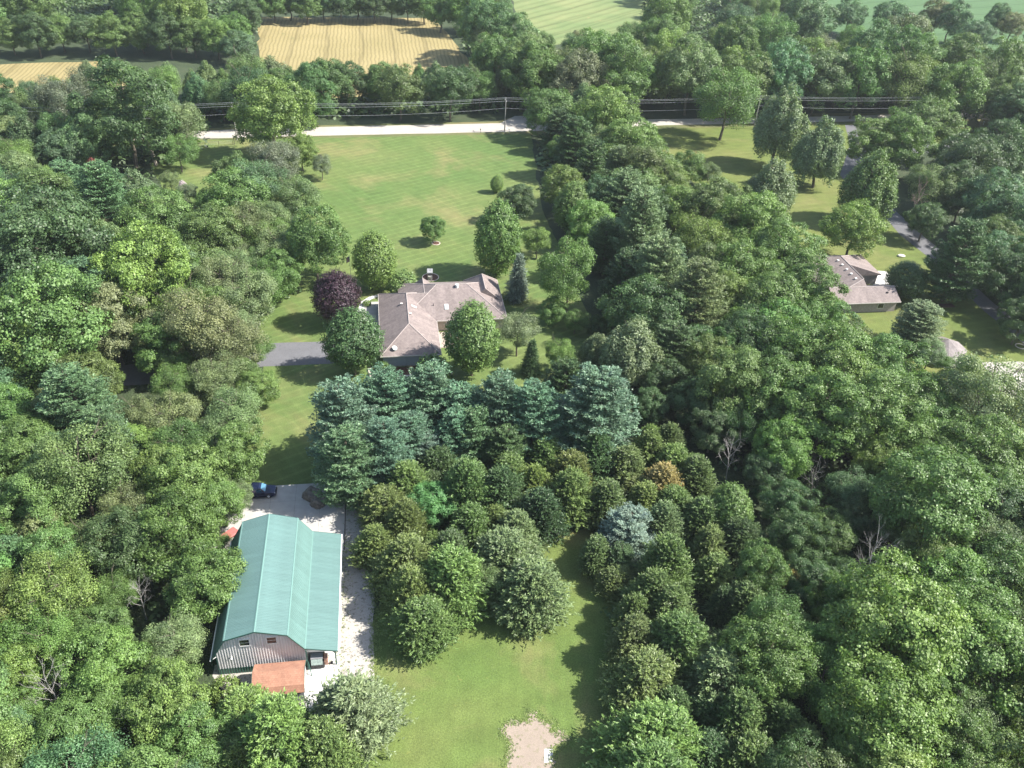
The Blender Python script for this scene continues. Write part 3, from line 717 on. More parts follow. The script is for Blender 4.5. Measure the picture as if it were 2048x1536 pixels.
def wall_panels(parent, y, zlo, ztop, mat, x0, x1, flip):
    npn = int(round((x1 - x0) / PW)); w = (x1 - x0) / npn
    for p in range(npn):
        xs = []
        for k in range(3):
            c = 0.152 + k * 0.3045
            xs += [(c - 0.06, 0), (c - 0.035, -0.055), (c + 0.035, -0.055), (c + 0.06, 0)]
        xs = [(0.0, 0)] + xs + [(PW - 0.006, 0)]
        v = []
        for xx, h in xs:
            X = x0 + p * w + xx * w / PW; v.append((X, y + h * flip, zlo)); 
        for xx, h in xs:
            X = x0 + p * w + xx * w / PW; v.append((X, y + h * flip, ztop(X)))
        n = len(xs); me = mesh_py('siding_panel', v, [(i, i + 1, n + i + 1, n + i) for i in range(n - 1)]); me.materials.append(mat)
        link('siding_panel', me, None, parent)
for y, fl, nm in ((0.0, 1, 'front_wall'), (BL, -1, 'rear_wall')):
    w = MB(); w.prism([(0.02, 0), (10.13, 0), (10.13, gtop(10.13)), (8.42, gtop(8.42)), (4.85, gtop(4.85)), (1.35, gtop(1.35)), (0.02, gtop(0.02))], y + 0.02 * fl, y + 0.12 * fl)
    fw = w.build(nm, M_side, barn)
    wall_panels(fw, y, 1.06, gtop, M_side, 0.0, 10.15, fl)
    wall_panels(fw, y - 0.004 * fl, 0.0, lambda X: 1.0, M_wains, 0.0, 10.15, fl)
    tb = MB(); tb.box(0, 10.15, min(y - 0.05 * fl, y), max(y - 0.05 * fl, y), 1.0, 1.06); tb.box(-0.06, 0.04, min(y - 0.06 * fl, y + 0.06), max(y - 0.06 * fl, y + 0.06), 0, 3.95); tb.build('trim', M_trimg, fw)
sw = MB(); sw.box(-0.02, 0.06, 0.1, BL - 0.1, 0, 3.95); sw.box(10.1, 10.18, 0.1, BL - 0.1, 0, 3.8); sw.build('side_wall', M_side, barn)
for (a, b_, c, d_) in ((2.95, 4.0, 4.98, 6.0), (6.02, 7.05, 5.04, 6.06)):
    wf = MB(); y = -0.10
    wf.box(a - .13, b_ + .13, y, 0.02, d_, d_ + .14); wf.box(a - .13, b_ + .13, y, 0.02, c - .14, c); wf.box(a - .13, a, y, 0.02, c, d_); wf.box(b_, b_ + .13, y, 0.02, c, d_)
    wf.box(a, b_, y + 0.02, 0.02, (c + d_) / 2 - 0.02, (c + d_) / 2 + 0.02)
    o = wf.build('window', M_white, barn)
    pn = MB(); pn.box(a, b_, -0.075, -0.068, c, d_); pn.build('pane', M_glass, o)
fl_ = MB(); fl_.box(1.62, 1.78, -0.12, -0.03, 3.05, 3.25); fl_.tube((1.7, -0.08, 3.2), (1.78, -0.42, 3.42), 0.025); fl_.tube((1.78, -0.36, 3.40), (1.80, -0.62, 3.34), 0.09, 0.13)
fl_.build('wall_lamp', M_white, barn)
for y in (-0.1, 4.6, 9.2, 13.9, BL - 0.1):
    lt = MB(); lt.box(13.50, 13.64, y, y + 0.14, 0, 3.0); lt.tube((13.57, y + .07, 2.2), (12.9, y + .07, 3.12), 0.05, 0.05, 4); lt.build('post', M_trimg, barn)
hb = MB(); hb.prism([(10.16, 3.0), (13.8, 2.82), (13.8, 3.0), (10.16, 3.82)], -0.2, -0.12); hb.box(13.45, 13.6, 0.1, BL - .2, 2.72, 2.9); hb.build('header', M_side, barn)
dr = MB(); dr.box(10.2, 10.32, -0.5, -0.38, 0, 3.6); dr.tube((10.35, -0.45, 1.6), (10.7, -1.4, 0.05), 0.05); dr.build('corner_post', M_trimg, barn)

# objects under the lean-to
kx = empty('utility_cart', barn.matrix_basis @ Vector((11.35, 0.55, 0.05)), ABZ, 'dark enclosed utility cart with a grey slatted top parked under the barn lean-to', 'cart')
k = MB(); k.box(-0.75, 0.75, -1.1, 1.1, 0.30, 0.85); k.build('body', M_dark, kx, bevel=0.04)
for sx in (-0.7, 0.7):
    for sy in (-1.0, 1.0): k = MB(); k.tube((sx, sy, 0.85), (sx * 0.95, sy * 0.9, 1.75), 0.035, 0.035, 6); k.build('post', M_dark, kx)
k = MB(); k.box(-0.72, 0.72, -0.95, 1.0, 1.75, 1.80); rf = k.build('roof', mat_plain('grey_canopy', (0.24, 0.25, 0.27), 0.7), kx)
for i in range(5):
    k = MB(); k.box(-0.70, 0.70, -0.92 + i * 0.4, -0.86 + i * 0.4, 1.805, 1.84); k.build('slat', M_steel, rf)
k = MB(); k.add([(-0.68, -1.12, 0.86), (0.68, -1.12, 0.86), (0.66, -0.96, 1.74), (-0.66, -0.96, 1.74)], [(0, 1, 2, 3)]); k.build('windscreen', mat_plain('glass_painted_reflection', (0.30, 0.38, 0.36), 0.12, 0.2, 0.3, 6, spec=0.8), kx)  # pale green base colour is a painted reflection on the glass
for sx in (-0.72, 0.72):
    for sy in (-0.75, 0.75):
        k = MB(); k.tube((sx - 0.12, sy, 0.27), (sx + 0.12, sy, 0.27), 0.27, 0.27, 14); k.build('wheel', M_dark, kx, bevel=0.02)
k = MB(); k.box(-0.2, 0.2, -0.35, 0.35, 0, 1.25); k.box(-0.24, 0.24, -0.39, 0.39, 1.25, 1.3)
o = k.build('crate', mat_plain('faded_pink_board', (0.42, 0.24, 0.18), 0.8, var=0.3)); o.location = barn.matrix_basis @ Vector((12.35, 0.35, 0.05)); o.rotation_euler = (0, 0, ABZ)
tag(o, 'tall reddish crate standing beside the cart under the lean-to', 'crate')
bk = empty('bucket', barn.matrix_basis @ Vector((13.0, 0.15, 0.05)), 0, 'small dark bucket on the concrete under the lean-to', 'bucket')
k = MB(); k.tube((0, 0, 0), (0, 0, 0.3), 0.13, 0.17, 14); k.build('pail', M_dark, bk); k = MB(); k.tube((-0.16, 0, 0.31), (0.16, 0, 0.36), 0.012); k.build('handle', M_steel, bk)

# red dump cart left of the barn
P_ = at(461, 1076)
rc = empty('dump_cart', P_, rad(55), 'faded red dump cart with a black wheel on the left of the barn', 'cart')
k = MB(); v = [(-1.15, -.55, .45), (1.05, -.55, .45), (1.05, .55, .45), (-1.15, .55, .45), (-1.35, -.72, .95), (1.2, -.72, .95), (1.2, .72, .95), (-1.35, .72, .95)]
k.add(v, [(0, 1, 5, 4), (1, 2, 6, 5), (2, 3, 7, 6), (3, 0, 4, 7), (0, 3, 2, 1), (4, 5, 6, 7)]); k.build('tub', mat_plain('faded_red_paint', (0.42, 0.13, 0.12), 0.6, var=0.12), rc, bevel=0.08)
for sy in (-0.78, 0.78):
    k = MB(); k.tube((0.9, sy - 0.1, 0.38), (0.9, sy + 0.1, 0.38), 0.38, 0.38, 16); k.build('wheel', M_dark, rc, bevel=0.03)
k = MB(); k.tube((1.1, 0, 0.5), (2.3, 0, 0.4), 0.04); k.build('tow_bar', M_dark, rc)

# ------------------------------------------------------------------ shed
S0 = barn.matrix_basis @ Vector((4.55, -4.75, 0)); shed = empty('shed', S0, ABZ, 'small shed with an orange-red shingled barn roof in front of the barn', 'shed')
M_shred = mat_shingle('orange_shingles', [(0.30, 0.145, 0.095), (0.36, 0.19, 0.125), (0.26, 0.125, 0.085), (0.38, 0.22, 0.145)])
sp = [(-0.25, 2.05), (0.30, 2.75), (1.95, 3.45), (3.60, 2.75), (4.15, 2.05)]
w = MB(); pr = [(p[0], p[1] - 0.08) for p in sp]
def prism_x(mb, pts, x0, x1):
    n = len(pts); mb.add([(x0, y, z) for y, z in pts] + [(x1, y, z) for y, z in pts], [(i, (i + 1) % n, n + (i + 1) % n, n + i) for i in range(n)] + [tuple(range(n))[::-1], tuple(range(n, 2 * n))])
prism_x(w, [(0, 0), (3.9, 0), (3.9, 2.3), (3.55, 2.70), (1.95, 3.38), (0.35, 2.70), (0, 2.3)], 0.0, 5.5)
w.build('wall', mat_plain('grey_shed_siding', (0.34, 0.35, 0.36), 0.75, var=0.08), shed)
w = MB()
for a, b_ in zip(sp[:-1], sp[1:]): prism_x(w, [a, b_, (b_[0], b_[1] + 0.06), (a[0], a[1] + 0.06)], -0.18, 5.68)
o = build_uv(w, 'roof', M_shred, shed)
w = MB(); prism_x(w, [(p[0], p[1] - 0.11) for p in sp] + [(p[0], p[1] + 0.07) for p in sp[::-1]], -0.22, -0.185); w.build('trim', M_trimg, shed)
w = MB(); prism_x(w, [(p[0], p[1] - 0.11) for p in sp] + [(p[0], p[1] + 0.07) for p in sp[::-1]], 5.685, 5.72)
w.build('trim', M_trimg, shed)
for k in range(9):
    w = MB(); w.box(0.08 + k * 0.615, 0.65 + k * 0.615, -0.02, 0.0, 0.05, 2.15); w.build('siding_board', bpy.data.materials['grey_shed_siding'], shed)
w = MB(); w.box(5.5, 5.53, 1.0, 2.9, 0.05, 2.05); w.build('door', M_white, shed)

# ------------------------------------------------------------------ paving round the barn
def bslab(pts, z, mat, gap=True):
    P = [barn.matrix_basis @ Vector((x, y, 0)) for x, y in pts]; mb = MB(); n = len(P)
    mb.add([(p.x, p.y, -0.05) for p in P] + [(p.x, p.y, z) for p in P], [tuple(range(n, 2 * n))] + [(i, (i + 1) % n, n + (i + 1) % n, n + i) for i in range(n)])
    return mb.build('concrete_slab', mat)
apron = []
XS = (-4.6, -0.5, 3.2, 6.8, 10.4, 14.05); YS = (18.6, 22.2, 25.8, 29.4, 33.0)
for x0, x1 in zip(XS[:-1], XS[1:]):
    for y0, y1 in zip(YS[:-1], YS[1:]):
        s_ = bslab([(x0 + .012, y0 + .012), (x1 - .012, y0 + .012), (x1 - .012, y1 - .012), (x0 + .012, y1 - .012)], 0.06, MT['concrete'])
        s_['kind'] = 'structure'
for (x0, x1) in ((10.2, 12.1), (12.1, 14.0)):
    for (y0, y1) in ((-6.2, -3.0), (-3.0, 0.4), (0.4, 9.3), (9.3, 18.3)):
        s_ = bslab([(x0 + .012, y0 + .012), (x1 - .012, y0 + .012), (x1 - .012, y1 - .012), (x0 + .012, y1 - .012)], 0.055, MT['concrete_white']); s_['kind'] = 'structure'
# long timber edging between the slab and the gravel
k = MB(); k.box(14.10, 14.2, 18.8, 29.2, 0, 0.09); o = k.build('edging_board', M_dark); o.location = A0; o.rotation_euler = (0, 0, ABZ)
tag(o, 'long dark edging board between the concrete apron and the gravel', 'edging')

# ------------------------------------------------------------------ pickup truck
Wp = at(538, 996.5); HZ = rad(8)
mt_ = Matrix.Translation(Wp) @ Matrix.Rotation(HZ, 4, 'Z'); org = mt_ @ Vector((-1.70, 0.84, 0.06))
pk = empty('pickup_truck', (org.x, org.y, 0.06), HZ, 'dark blue pickup parked on the concrete behind the barn', 'pickup')
M_car = mat_plain('dark_blue_car_paint', (0.012, 0.018, 0.055), 0.18, 0.3, 0.1, 1, spec=0.9)
M_carw = mat_plain('tinted_car_glass', (0.03, 0.07, 0.11), 0.05, 0.1, 0.1, spec=1.0)
def loft(secs, name, mat, parent, bev=0.05):
    """secs: list of (x, half width bottom, half width top, z bottom, z top)"""
    v = []; f = []
    for x, wb, wt, zb, zt in secs: v += [(x, -wb, zb), (x, wb, zb), (x, wt, zt), (x, -wt, zt)]
    for i in range(len(secs) - 1):
        a = i * 4; b = a + 4
        for q in range(4): f.append((a + q, a + (q + 1) % 4, b + (q + 1) % 4, b + q))
    f += [(0, 1, 2, 3), tuple(len(v) - 4 + i for i in (3, 2, 1, 0))]
    mb = MB(); mb.add(v, f); return mb.build(name, mat, parent, bevel=bev)
loft([(-2.75, .86, .86, .45, 1.14), (-2.6, .92, .91, .36, 1.18), (-0.95, .93, .92, .34, 1.18), (-0.9, .94, .92, .34, 1.16), (1.15, .94, .92, .34, 1.14), (2.25, .93, .86, .36, 1.06), (2.62, .88, .78, .40, .98), (2.74, .74, .68, .46, .80)], 'body', M_car, pk)
cb = loft([(-0.92, .90, .72, 1.15, 1.62), (-0.70, .90, .72, 1.15, 1.80), (0.35, .90, .71, 1.15, 1.80), (0.62, .89, .68, 1.14, 1.70), (1.28, .86, .80, 1.12, 1.18)], 'cab', M_car, pk, 0.04)
k = MB(); k.add([(0.66, -.63, 1.70), (0.66, .63, 1.70), (1.27, .78, 1.20), (1.27, -.78, 1.20)], [(0, 1, 2, 3)])
k.v = [(x + 0.025, y, z + 0.025) for x, y, z in k.v]; k.build('windscreen', mat_plain('windscreen_painted_sky', (0.10, 0.24, 0.34), 0.1, 0.3, 0.1, spec=1.0), pk)  # blue of the windscreen is the sky's reflection painted into its colour
for sy in (-1, 1):
    for xa, xb in ((-0.75, -0.12), (-0.04, 0.62)):
        k = MB(); k.add([(xa, sy * .915, 1.20), (xb + (0.25 if xb > 0.5 else 0), sy * .915, 1.20), (xb, sy * .76, 1.66), (xa + 0.02, sy * .76, 1.66)], [(0, 1, 2, 3)]); k.build('side_window', M_carw, pk)
    k = MB(); k.box(0.95, 1.1, min(sy * .95, sy * 1.12), max(sy * .95, sy * 1.12), 1.16, 1.32); k.build('wing_mirror', M_car, pk, bevel=0.02)
    k = MB(); k.box(2.50, 2.66, min(sy * .55, sy * .80), max(sy * .55, sy * .80), .78, .96); k.build('headlight', mat_plain('headlight_lens', (0.6, 0.62, 0.65), 0.15, 0.3, 0.05), pk, bevel=0.03)
    for x in (1.70, -1.75):
        k = MB(); k.tube((x, sy * .72, .38), (x, sy * .97, .38), .385, .385, 22); wh = k.build('wheel', M_dark, pk, bevel=0.03)
        k = MB(); k.tube((x, sy * .955, .38), (x, sy * .985, .38), .23, .20, 10); k.build('rim', mat_plain('alloy', (0.6, 0.6, 0.62), 0.3, 0.5, 0.05), wh)
k = MB(); k.box(-2.55, -1.02, -.76, .76, 1.165, 1.195); k.build('bed_cover', M_dark, pk)
for i in range(4):
    k = MB(); k.box(-2.55 + i * .38, -2.50 + i * .38, -.75, .75, 1.2, 1.225); k.build('bed_rib', M_steel, pk)
k = MB(); k.box(-1.0, 1.3, -1.06, -.93, .30, .38); k.box(-1.0, 1.3, .93, 1.06, .30, .38); k.build('running_board', M_dark, pk)
k = MB(); k.box(2.55, 2.80, -.85, .85, .42, .60); k.build('bumper', M_dark, pk, bevel=0.04)

# tarpaulin heap
P_ = at(631, 999); tp = MB(); n = 26; rg = random.Random(4); vs2 = []; fs2 = []
for j in range(n + 1):
    for i in range(n + 1):
        x = (i / n - .5) * 4.2; y = (j / n - .5) * 3.2
        a = max(0, 1 - (abs((x + .7) / 1.35) ** 4 + abs((y - .25) / 1.15) ** 4)); b = max(0, 1 - (abs((x - 1.0) / 0.95) ** 4 + abs((y + .3) / 1.2) ** 4))
        h = max(a ** .25 * 1.15, b ** .25 * .95) if (a > 0 or b > 0) else 0
        fold = 0.09 * math.sin(x * 4.1 + y * 2.3) + 0.06 * math.sin(y * 7.7 - x * 3) + rg.uniform(-.03, .03)
        vs2.append((x, y, max(0.0, h + fold * (h > .1))))
for j in range(n):
    for i in range(n):
        q = [j * (n + 1) + i, j * (n + 1) + i + 1, (j + 1) * (n + 1) + i + 1, (j + 1) * (n + 1) + i]
        if max(vs2[t][2] for t in q) > 0.06: fs2.append(tuple(q))
tp.add(vs2, fs2); o = tp.build('tarpaulin', mat_plain('brown_camouflage_tarpaulin', (0.150, 0.130, 0.110), 0.8, var=0.5, scale=2.5, bmp=0.5)); o.location = (P_.x, P_.y, 0.06); o.rotation_euler = (0, 0, rad(-28))
tag(o, 'crumpled brown tarpaulin over a low trailer on the concrete apron', 'tarpaulin')

# ------------------------------------------------------------------ main house
HB = at(766, 735); HRZ = rad(10.1)
house = empty('ranch_house', HB, HRZ, 'ranch house with a tan hipped shingle roof and garage wing at the centre', 'house')
M_sh = mat_shingle('tan_pink_shingles', [(0.184, 0.149, 0.141), (0.236, 0.193, 0.180), (0.135, 0.108, 0.104), (0.284, 0.236, 0.211)])
M_cap = mat_plain('ridge_shingle', (0.36, 0.31, 0.29), 0.85, var=0.08)
M_brk = mat_brick('tan_brick', (0.34, 0.27, 0.22), (0.42, 0.35, 0.29), (0.40, 0.38, 0.35))
M_lap = mat_plain('blue_grey_lap_siding', (0.30, 0.33, 0.35), 0.7, var=0.06)
M_trimw = mat_plain('beige_trim', (0.52, 0.48, 0.44), 0.6, var=0.05)
rb = MB(); caps = []
A_, B_, c_ = roof_block(rb, -0.35, 10.6, -0.35, 22.7, 2.6, 5.5, 'y', 6.4, 5.2); caps += [(A_, B_), (c_[0], A_), (c_[1], A_), (c_[2], B_), (c_[3], B_)]
A_, B_, c_ = roof_block(rb, 3.6, 24.4, 11.45, 26.9, 2.62, 6.3, 'x', 7.5, 7.3); caps += [(A_, B_), (c_[0], A_), (c_[1], B_), (c_[2], B_), (c_[3], A_)]
A_, B_, c_ = roof_block(rb, 5.0, 12.2, 12.0, 22.9, 2.61, 5.38, 'x', 0, 0); caps += [(A_, B_)]
A_, B_, c_ = roof_block(rb, 6.2, 11.2, 17.5, 25.6, 2.63, 5.1, 'y', 0, 1.2); caps += [(A_, B_)]
A_, B_, c_ = roof_block(rb, 17.3, 24.3, 18.0, 27.2, 2.64, 5.7, 'y', 0, 3.0); caps += [(A_, B_), (c_[2], B_), (c_[3], B_)]
hroof = build_uv(rb, 'roof', M_sh, house)
cm = MB(); ridge_caps(cm, caps, 0.075); cm.build('ridge_cap', M_cap, hroof)
w = MB(); w.box(0.1, 10.15, 0.1, 22.2, 0, 2.47); w.box(10.15, 23.9, 12.0, 26.4, 0, 2.47); build_uv(w, 'wall', M_brk, house)
for k_ in range(12):
    w = MB(); w.add([(0.08, 0.06, 0.25 + k_ * 0.185), (10.17, 0.06, 0.25 + k_ * 0.185), (10.17, 0.095, 0.43 + k_ * 0.185), (0.08, 0.095, 0.43 + k_ * 0.185)], [(0, 1, 2, 3)])
    w.build('siding_board', M_lap, house)
w = MB(); w.box(-0.42, -0.36, -0.4, 22.7, 2.42, 2.62); w.box(-0.42, 10.66, -0.42, -0.36, 2.42, 2.62); w.box(10.62, 10.68, -0.4, 11.4, 2.42, 2.62); w.box(10.7, 24.4, 11.38, 11.44, 2.42, 2.62); w.box(24.42, 24.48, 11.4, 27.2, 2.42, 2.64); w.build('gutter', M_trimw, house)
w = MB(); w.box(4.2, 4.3, -0.05, 0.05, 0.1, 2.4); w.box(10.1, 10.2, 0.0, 0.1, 0.1, 2.4); w.build('downspout', M_lap, house)
for sx in (1.2, 6.2):
    w = MB(); w.box(-0.02, 0.1, 3.0 + sx, 7.6 + sx - .4, 0.05, 2.2); w.build('garage_door', M_white, house)
for x in (12.5, 15.6, 19.0):
    w = MB(); w.box(x, x + 1.6, 11.93, 12.0, 0.3, 2.2); fr = w.build('window', M_white, house); w = MB(); w.box(x + .08, x + 1.52, 11.915, 11.925, 0.38, 2.12); w.build('pane', M_glass, fr)
def zroofG(x, y): return 2.6 + 2.9 * min(x + .35, 10.6 - x) / 5.475
def pxh(u, v, z): q = house.matrix_basis.inverted() @ at(u, v, z); return q.x, q.y
def box_vent(parent, x, y, z, s=0.22, mat=M_white, name='roof_vent', h=0.2):
    k = MB(); k.box(x - s, x + s, y - s, y + s, z - 0.2, z + h); k.box(x - s * 1.3, x + s * 1.3, y - s * 1.3, y + s * 1.3, z + h, z + h + .05); return k.build(name, mat, parent)
for (u, v) in ((803, 608), (821, 631)):
    x, y = pxh(u, v, 5.0); box_vent(hroof, x, y, zroofG(x, y), 0.18, M_trimw)
x, y = pxh(914, 573, 6.1); k = MB(); k.tube((x, y, 5.7), (x, y, 6.5), 0.28, 0.28, 14); k.tube((x, y, 6.45), (x, y, 6.6), 0.40, 0.34, 14); k.build('roof_vent', M_white, hroof)
for u, v, z in ((867, 610, 4.3), (975, 579, 5.0), (984, 598, 4.2), (829, 616, 4.6)):
    x, y = pxh(u, v, z); k = MB(); k.tube((x, y, z - .6), (x, y, z + .35), 0.06, 0.06, 8); k.build('vent_pipe', M_dark, hroof)
x, y = pxh(893, 612, 4.2); zz = 2.62 + 3.68 * (y - 11.45) / 7.72; sl = math.atan(3.68 / 7.72)
k = MB(); k.box(-.36, .36, -.62, .62, -.05, .12); o = k.build('skylight', M_white, hroof, loc=(x, y, zz + .03), rot=(sl, 0, 0)); k = MB(); k.box(-.30, .30, -.56, .56, .12, .13); k.build('pane', mat_plain('skylight_dome', (0.45, 0.55, 0.55), 0.2), o)
x, y = pxh(812, 616, 5.2); k = MB(); k.box(-.55, .55, -.35, .35, 0, .1); o = k.build('skylight', M_trimw, hroof, loc=(6.35, 13.2, zroofG(6.35, 13.2) + .02), rot=(0, math.atan(2.9 / 5.475), 0))
# satellite dish on the front slope
x, y = pxh(790, 700, 3.1)
k = MB(); k.tube((x, y, 2.8), (x, y + .05, 3.5), 0.03); n = 18
cen = Vector((x, y - .05, 3.6)); ax = Vector((0.35, -0.45, 0.8)).normalized(); a1 = ax.orthogonal().normalized(); a2 = ax.cross(a1)
k.build('dish_mast', M_steel, hroof)
dv = [cen - ax * .12] ; 
for rr_ in (.25, .48):
    for i in range(n): t = 2 * math.pi * i / n; dv.append(cen + (a1 * math.cos(t) + a2 * math.sin(t)) * rr_ + ax * (rr_ ** 2 * .5 - .12))
df = [(0, 1 + i, 1 + (i + 1) % n) for i in range(n)] + [(1 + i, 1 + n + i, 1 + n + (i + 1) % n, 1 + (i + 1) % n) for i in range(n)]
k = MB(); k.add(dv, df); k.build('satellite_dish', mat_plain('dish_grey', (0.42, 0.46, 0.44), 0.4), hroof)

def hslab(pts, z, mat, name='concrete_slab'):
    P = [house.matrix_basis @ Vector((x, y, 0)) for x, y in pts]; mb = MB(); n = len(P)
    mb.add([(p.x, p.y, -0.05) for p in P] + [(p.x, p.y, z) for p in P], [tuple(range(n, 2 * n))] + [(i, (i + 1) % n, n + (i + 1) % n, n + i) for i in range(n)])
    o = mb.build(name, mat); o['kind'] = 'structure'; return o
for i in range(7): hslab([(-3.1, 8.0 + i * 2.3), (-0.3, 8.0 + i * 2.3), (-0.3, 10.27 + i * 2.3), (-3.1, 10.27 + i * 2.3)], 0.05, MT['concrete'])
soft_poly('path', [(715, 622), (722, 604), (738, 594), (760, 588), (762, 592), (742, 599), (730, 610), (728, 630), (745, 655), (738, 664)], 0.045, MT['concrete_white'], 0)
M_pav = mat_brick('tan_pavers', (0.42, 0.34, 0.28), (0.36, 0.29, 0.24), (0.3, 0.27, 0.24))
o = hslab([(10.3, 5.8), (14.5, 5.8), (14.5, 11.4), (10.3, 11.4)], 0.05, M_pav, 'patio'); auto_uv(o.data)
M_mulch = mat_plain('red_brown_mulch', (0.085, 0.038, 0.024), 0.95, var=0.4, scale=5, bmp=0.5)
soft_poly('mulch_bed', [(750, 742), (760, 737), (850, 731), (872, 730), (872, 752), (800, 760), (752, 757)], 0.032, M_mulch, 0.1)
# paver edging in front of the house
ed = empty('garden_edging', (0, 0, 0), 0, 'low pale stone edging of the flower bed in front of the house', 'edging')
path = [at(740, 738), at(744, 757), at(790, 757), at(850, 751), at(905, 747)]; ms = MB(); ms.box(-.27, .27, -.42, .42, 0, .26); proto = None
for a, b in zip(path[:-1], path[1:]):
    L = (b - a).length; nb = max(1, int(L / .58)); ang = math.atan2((b - a).y, (b - a).x)
    for i in range(nb):
        p = a.lerp(b, (i + .5) / nb)
        if proto is None: proto = ms.build('stone', mat_plain('pale_edging_stone', (0.50, 0.44, 0.38), 0.9, var=0.15), ed, bevel=0.03)
        o = proto if (a is path[0] and i == 0) else link('stone', proto.data, None, ed)
        o.location = (p.x, p.y, 0); o.rotation_euler = (0, 0, ang + trng.uniform(-.05, .05))
def ring(name, u, v, r, n, label, mulch=True, cat='edging', sc=1.0):
    c = at(u, v); e = empty(name, c, 0, label, cat); mb = MB(); mb.box(-.1, .1, -.16 * sc, .16 * sc, 0, .14)
    pr = None
    for i in range(n):
        t = 2 * math.pi * i / n
        if pr is None: pr = mb.build('stone', bpy.data.materials['pale_edging_stone'], e, bevel=0.02); o = pr
        else: o = link('stone', pr.data, None, e)
        o.location = (math.cos(t) * r, math.sin(t) * r, 0); o.rotation_euler = (0, 0, t)
    if mulch:
        m = MB(); m.tube((0, 0, 0), (0, 0, 0.06), r - .08, r - .08, 24); m.build('mulch', M_mulch, e)
    return e
ring('garden_ring', 861, 555, 1.75, 30, 'round mulched bed with pale stone edging behind the house roof', cat='garden bed')
ring('garden_ring', 872, 487, 0.9, 16, 'dark mulch ring round the foot of the small lawn tree', cat='garden bed')
ring('fire_pit', 2041, 693, 0.95, 14, 'round stone fire pit at the right edge of the photo', False, 'fire pit', 1.3)
# wishing well
wc = at(860, 559); wl_ = empty('wishing_well', wc, rad(6), 'little wishing well with a grey gable roof on the mulch bed', 'wishing well')
k = MB(); k.tube((0, 0, 0), (0, 0, 0.85), 0.55, 0.52, 14); k.build('base', mat_plain('weathered_wood', (0.36, 0.33, 0.29), 0.85, var=0.2), wl_)
for sx in (-.45, .45):
    k = MB(); k.box(sx - .05, sx + .05, -.05, .05, .8, 2.1); k.build('post', bpy.data.materials['weathered_wood'], wl_)
k = MB(); k.prism([(-.75, 1.95), (0, 2.55), (.75, 1.95), (.75, 2.02), (0, 2.64), (-.75, 2.02)], -.6, .6); rf = k.build('roof', mat_plain('grey_shingle', (0.30, 0.30, 0.31), 0.9, var=0.2), wl_, rot=(0, 0, rad(90)))
k = MB(); k.tube((-.45, 0, 1.3), (.45, 0, 1.3), 0.05); k.build('winch', M_dark, wl_)
# flag pole
fp = at(702.5, 565); fo = empty('flagpole', fp, 0, 'white flagpole with a red, white and blue flag behind the purple tree', 'flagpole')
k = MB(); k.tube((0, 0, 0), (0, 0, 6.3), .05, .035, 8); k.build('pole', M_white, fo); k = MB(); k.tube((0, 0, 6.3), (0, 0, 6.42), .07, .05, 8); k.build('finial', M_white, fo)
def flag_mesh():
    v = []; f = []; ids = []; nx_, nz_ = 12, 13; W, Hh = 1.35, 1.25
    for j in range(nz_ + 1):
        for i in range(nx_ + 1):
            x = -i / nx_ * W * (0.55); z = 6.2 - j / nz_ * Hh - (i / nx_) ** 1.3 * 0.55; y = .13 * math.sin(i * 1.1) * (i / nx_)
            v.append((x, y, z))
    for j in range(nz_):
        for i in range(nx_):
            f.append((j * (nx_ + 1) + i, j * (nx_ + 1) + i + 1, (j + 1) * (nx_ + 1) + i + 1, (j + 1) * (nx_ + 1) + i))
            ids.append(2 if (i < 5 and j < 7) else j % 2)
    me = mesh_py('flag', v, f)
    for nm, c in (('flag_red', (0.45, 0.03, 0.05)), ('flag_white', (0.7, 0.7, 0.7)), ('flag_blue', (0.03, 0.04, 0.2))): me.materials.append(mat_plain(nm, c, 0.8, var=0.05))
    me.polygons.foreach_set('material_index', ids); return me
fg = link('flag', flag_mesh(), None, fo)
k = MB()
for j in range(5):
    for i in range(5 + (j % 2 == 0)):
        x = -.03 - i * .05 - (.025 if j % 2 else 0); z = 6.14 - j * .12 - (abs(x) / .74) ** 1.3 * .55; k.box(x - .012, x + .012, -.012 + .13 * math.sin(abs(x) / .74 * 13.2) * abs(x) / .74, .0 + .13 * math.sin(abs(x) / .74 * 13.2) * abs(x) / .74, z - .02, z + .02)
k.build('stars', bpy.data.materials['flag_white'], fg)

# ------------------------------------------------------------------ right house
RB = at(1733, 626); rh = empty('neighbour_house', RB, HRZ, 'neighbouring house with a brown-pink shingle roof among the trees at right', 'house')
rb = MB(); caps = []
A_, B_, c_ = roof_block(rb, -8.3, 9.0, 11.6, 21.6, 2.6, 5.45, 'x', 7.0, 6.0)
rb = MB()
A_, B_, c_ = roof_block(rb, -8.2, 8.9, 11.8, 21.6, 2.6, 5.35, 'y', 0, 5.8); caps += [(A_, B_), (c_[2], B_), (c_[3], B_)]
A_, B_ = (0.4, 5.2, 5.33), (0.4, 14.0, 5.33); c_ = [(-8.0, 2.0, 2.61), (1.5, 2.0, 2.61), (1.5, 14.0, 2.61), (-8.0, 14.0, 2.61)]
rb.add(c_ + [A_, B_], [(0, 1, 4), (1, 2, 5, 4), (2, 3, 5), (3, 0, 4, 5), (3, 2, 1, 0)]); caps += [(A_, B_), (c_[0], A_)]
A_, B_, c_ = roof_block(rb, -8.0, 6.9, -0.3, 7.3, 2.62, 4.35, 'x', 0, 0); caps += [(A_, B_)]
rr = build_uv(rb, 'roof', M_sh, rh); cm = MB(); ridge_caps(cm, caps, 0.09); cm.build('ridge_cap', M_cap, rr)
w = MB(); w.box(-7.6, 6.4, 0.3, 6.8, 0, 2.46); w.box(-7.7, 8.3, 12.2, 21.1, 0, 2.46); w.box(-7.4, 1.1, 6.8, 12.2, 0, 2.46)
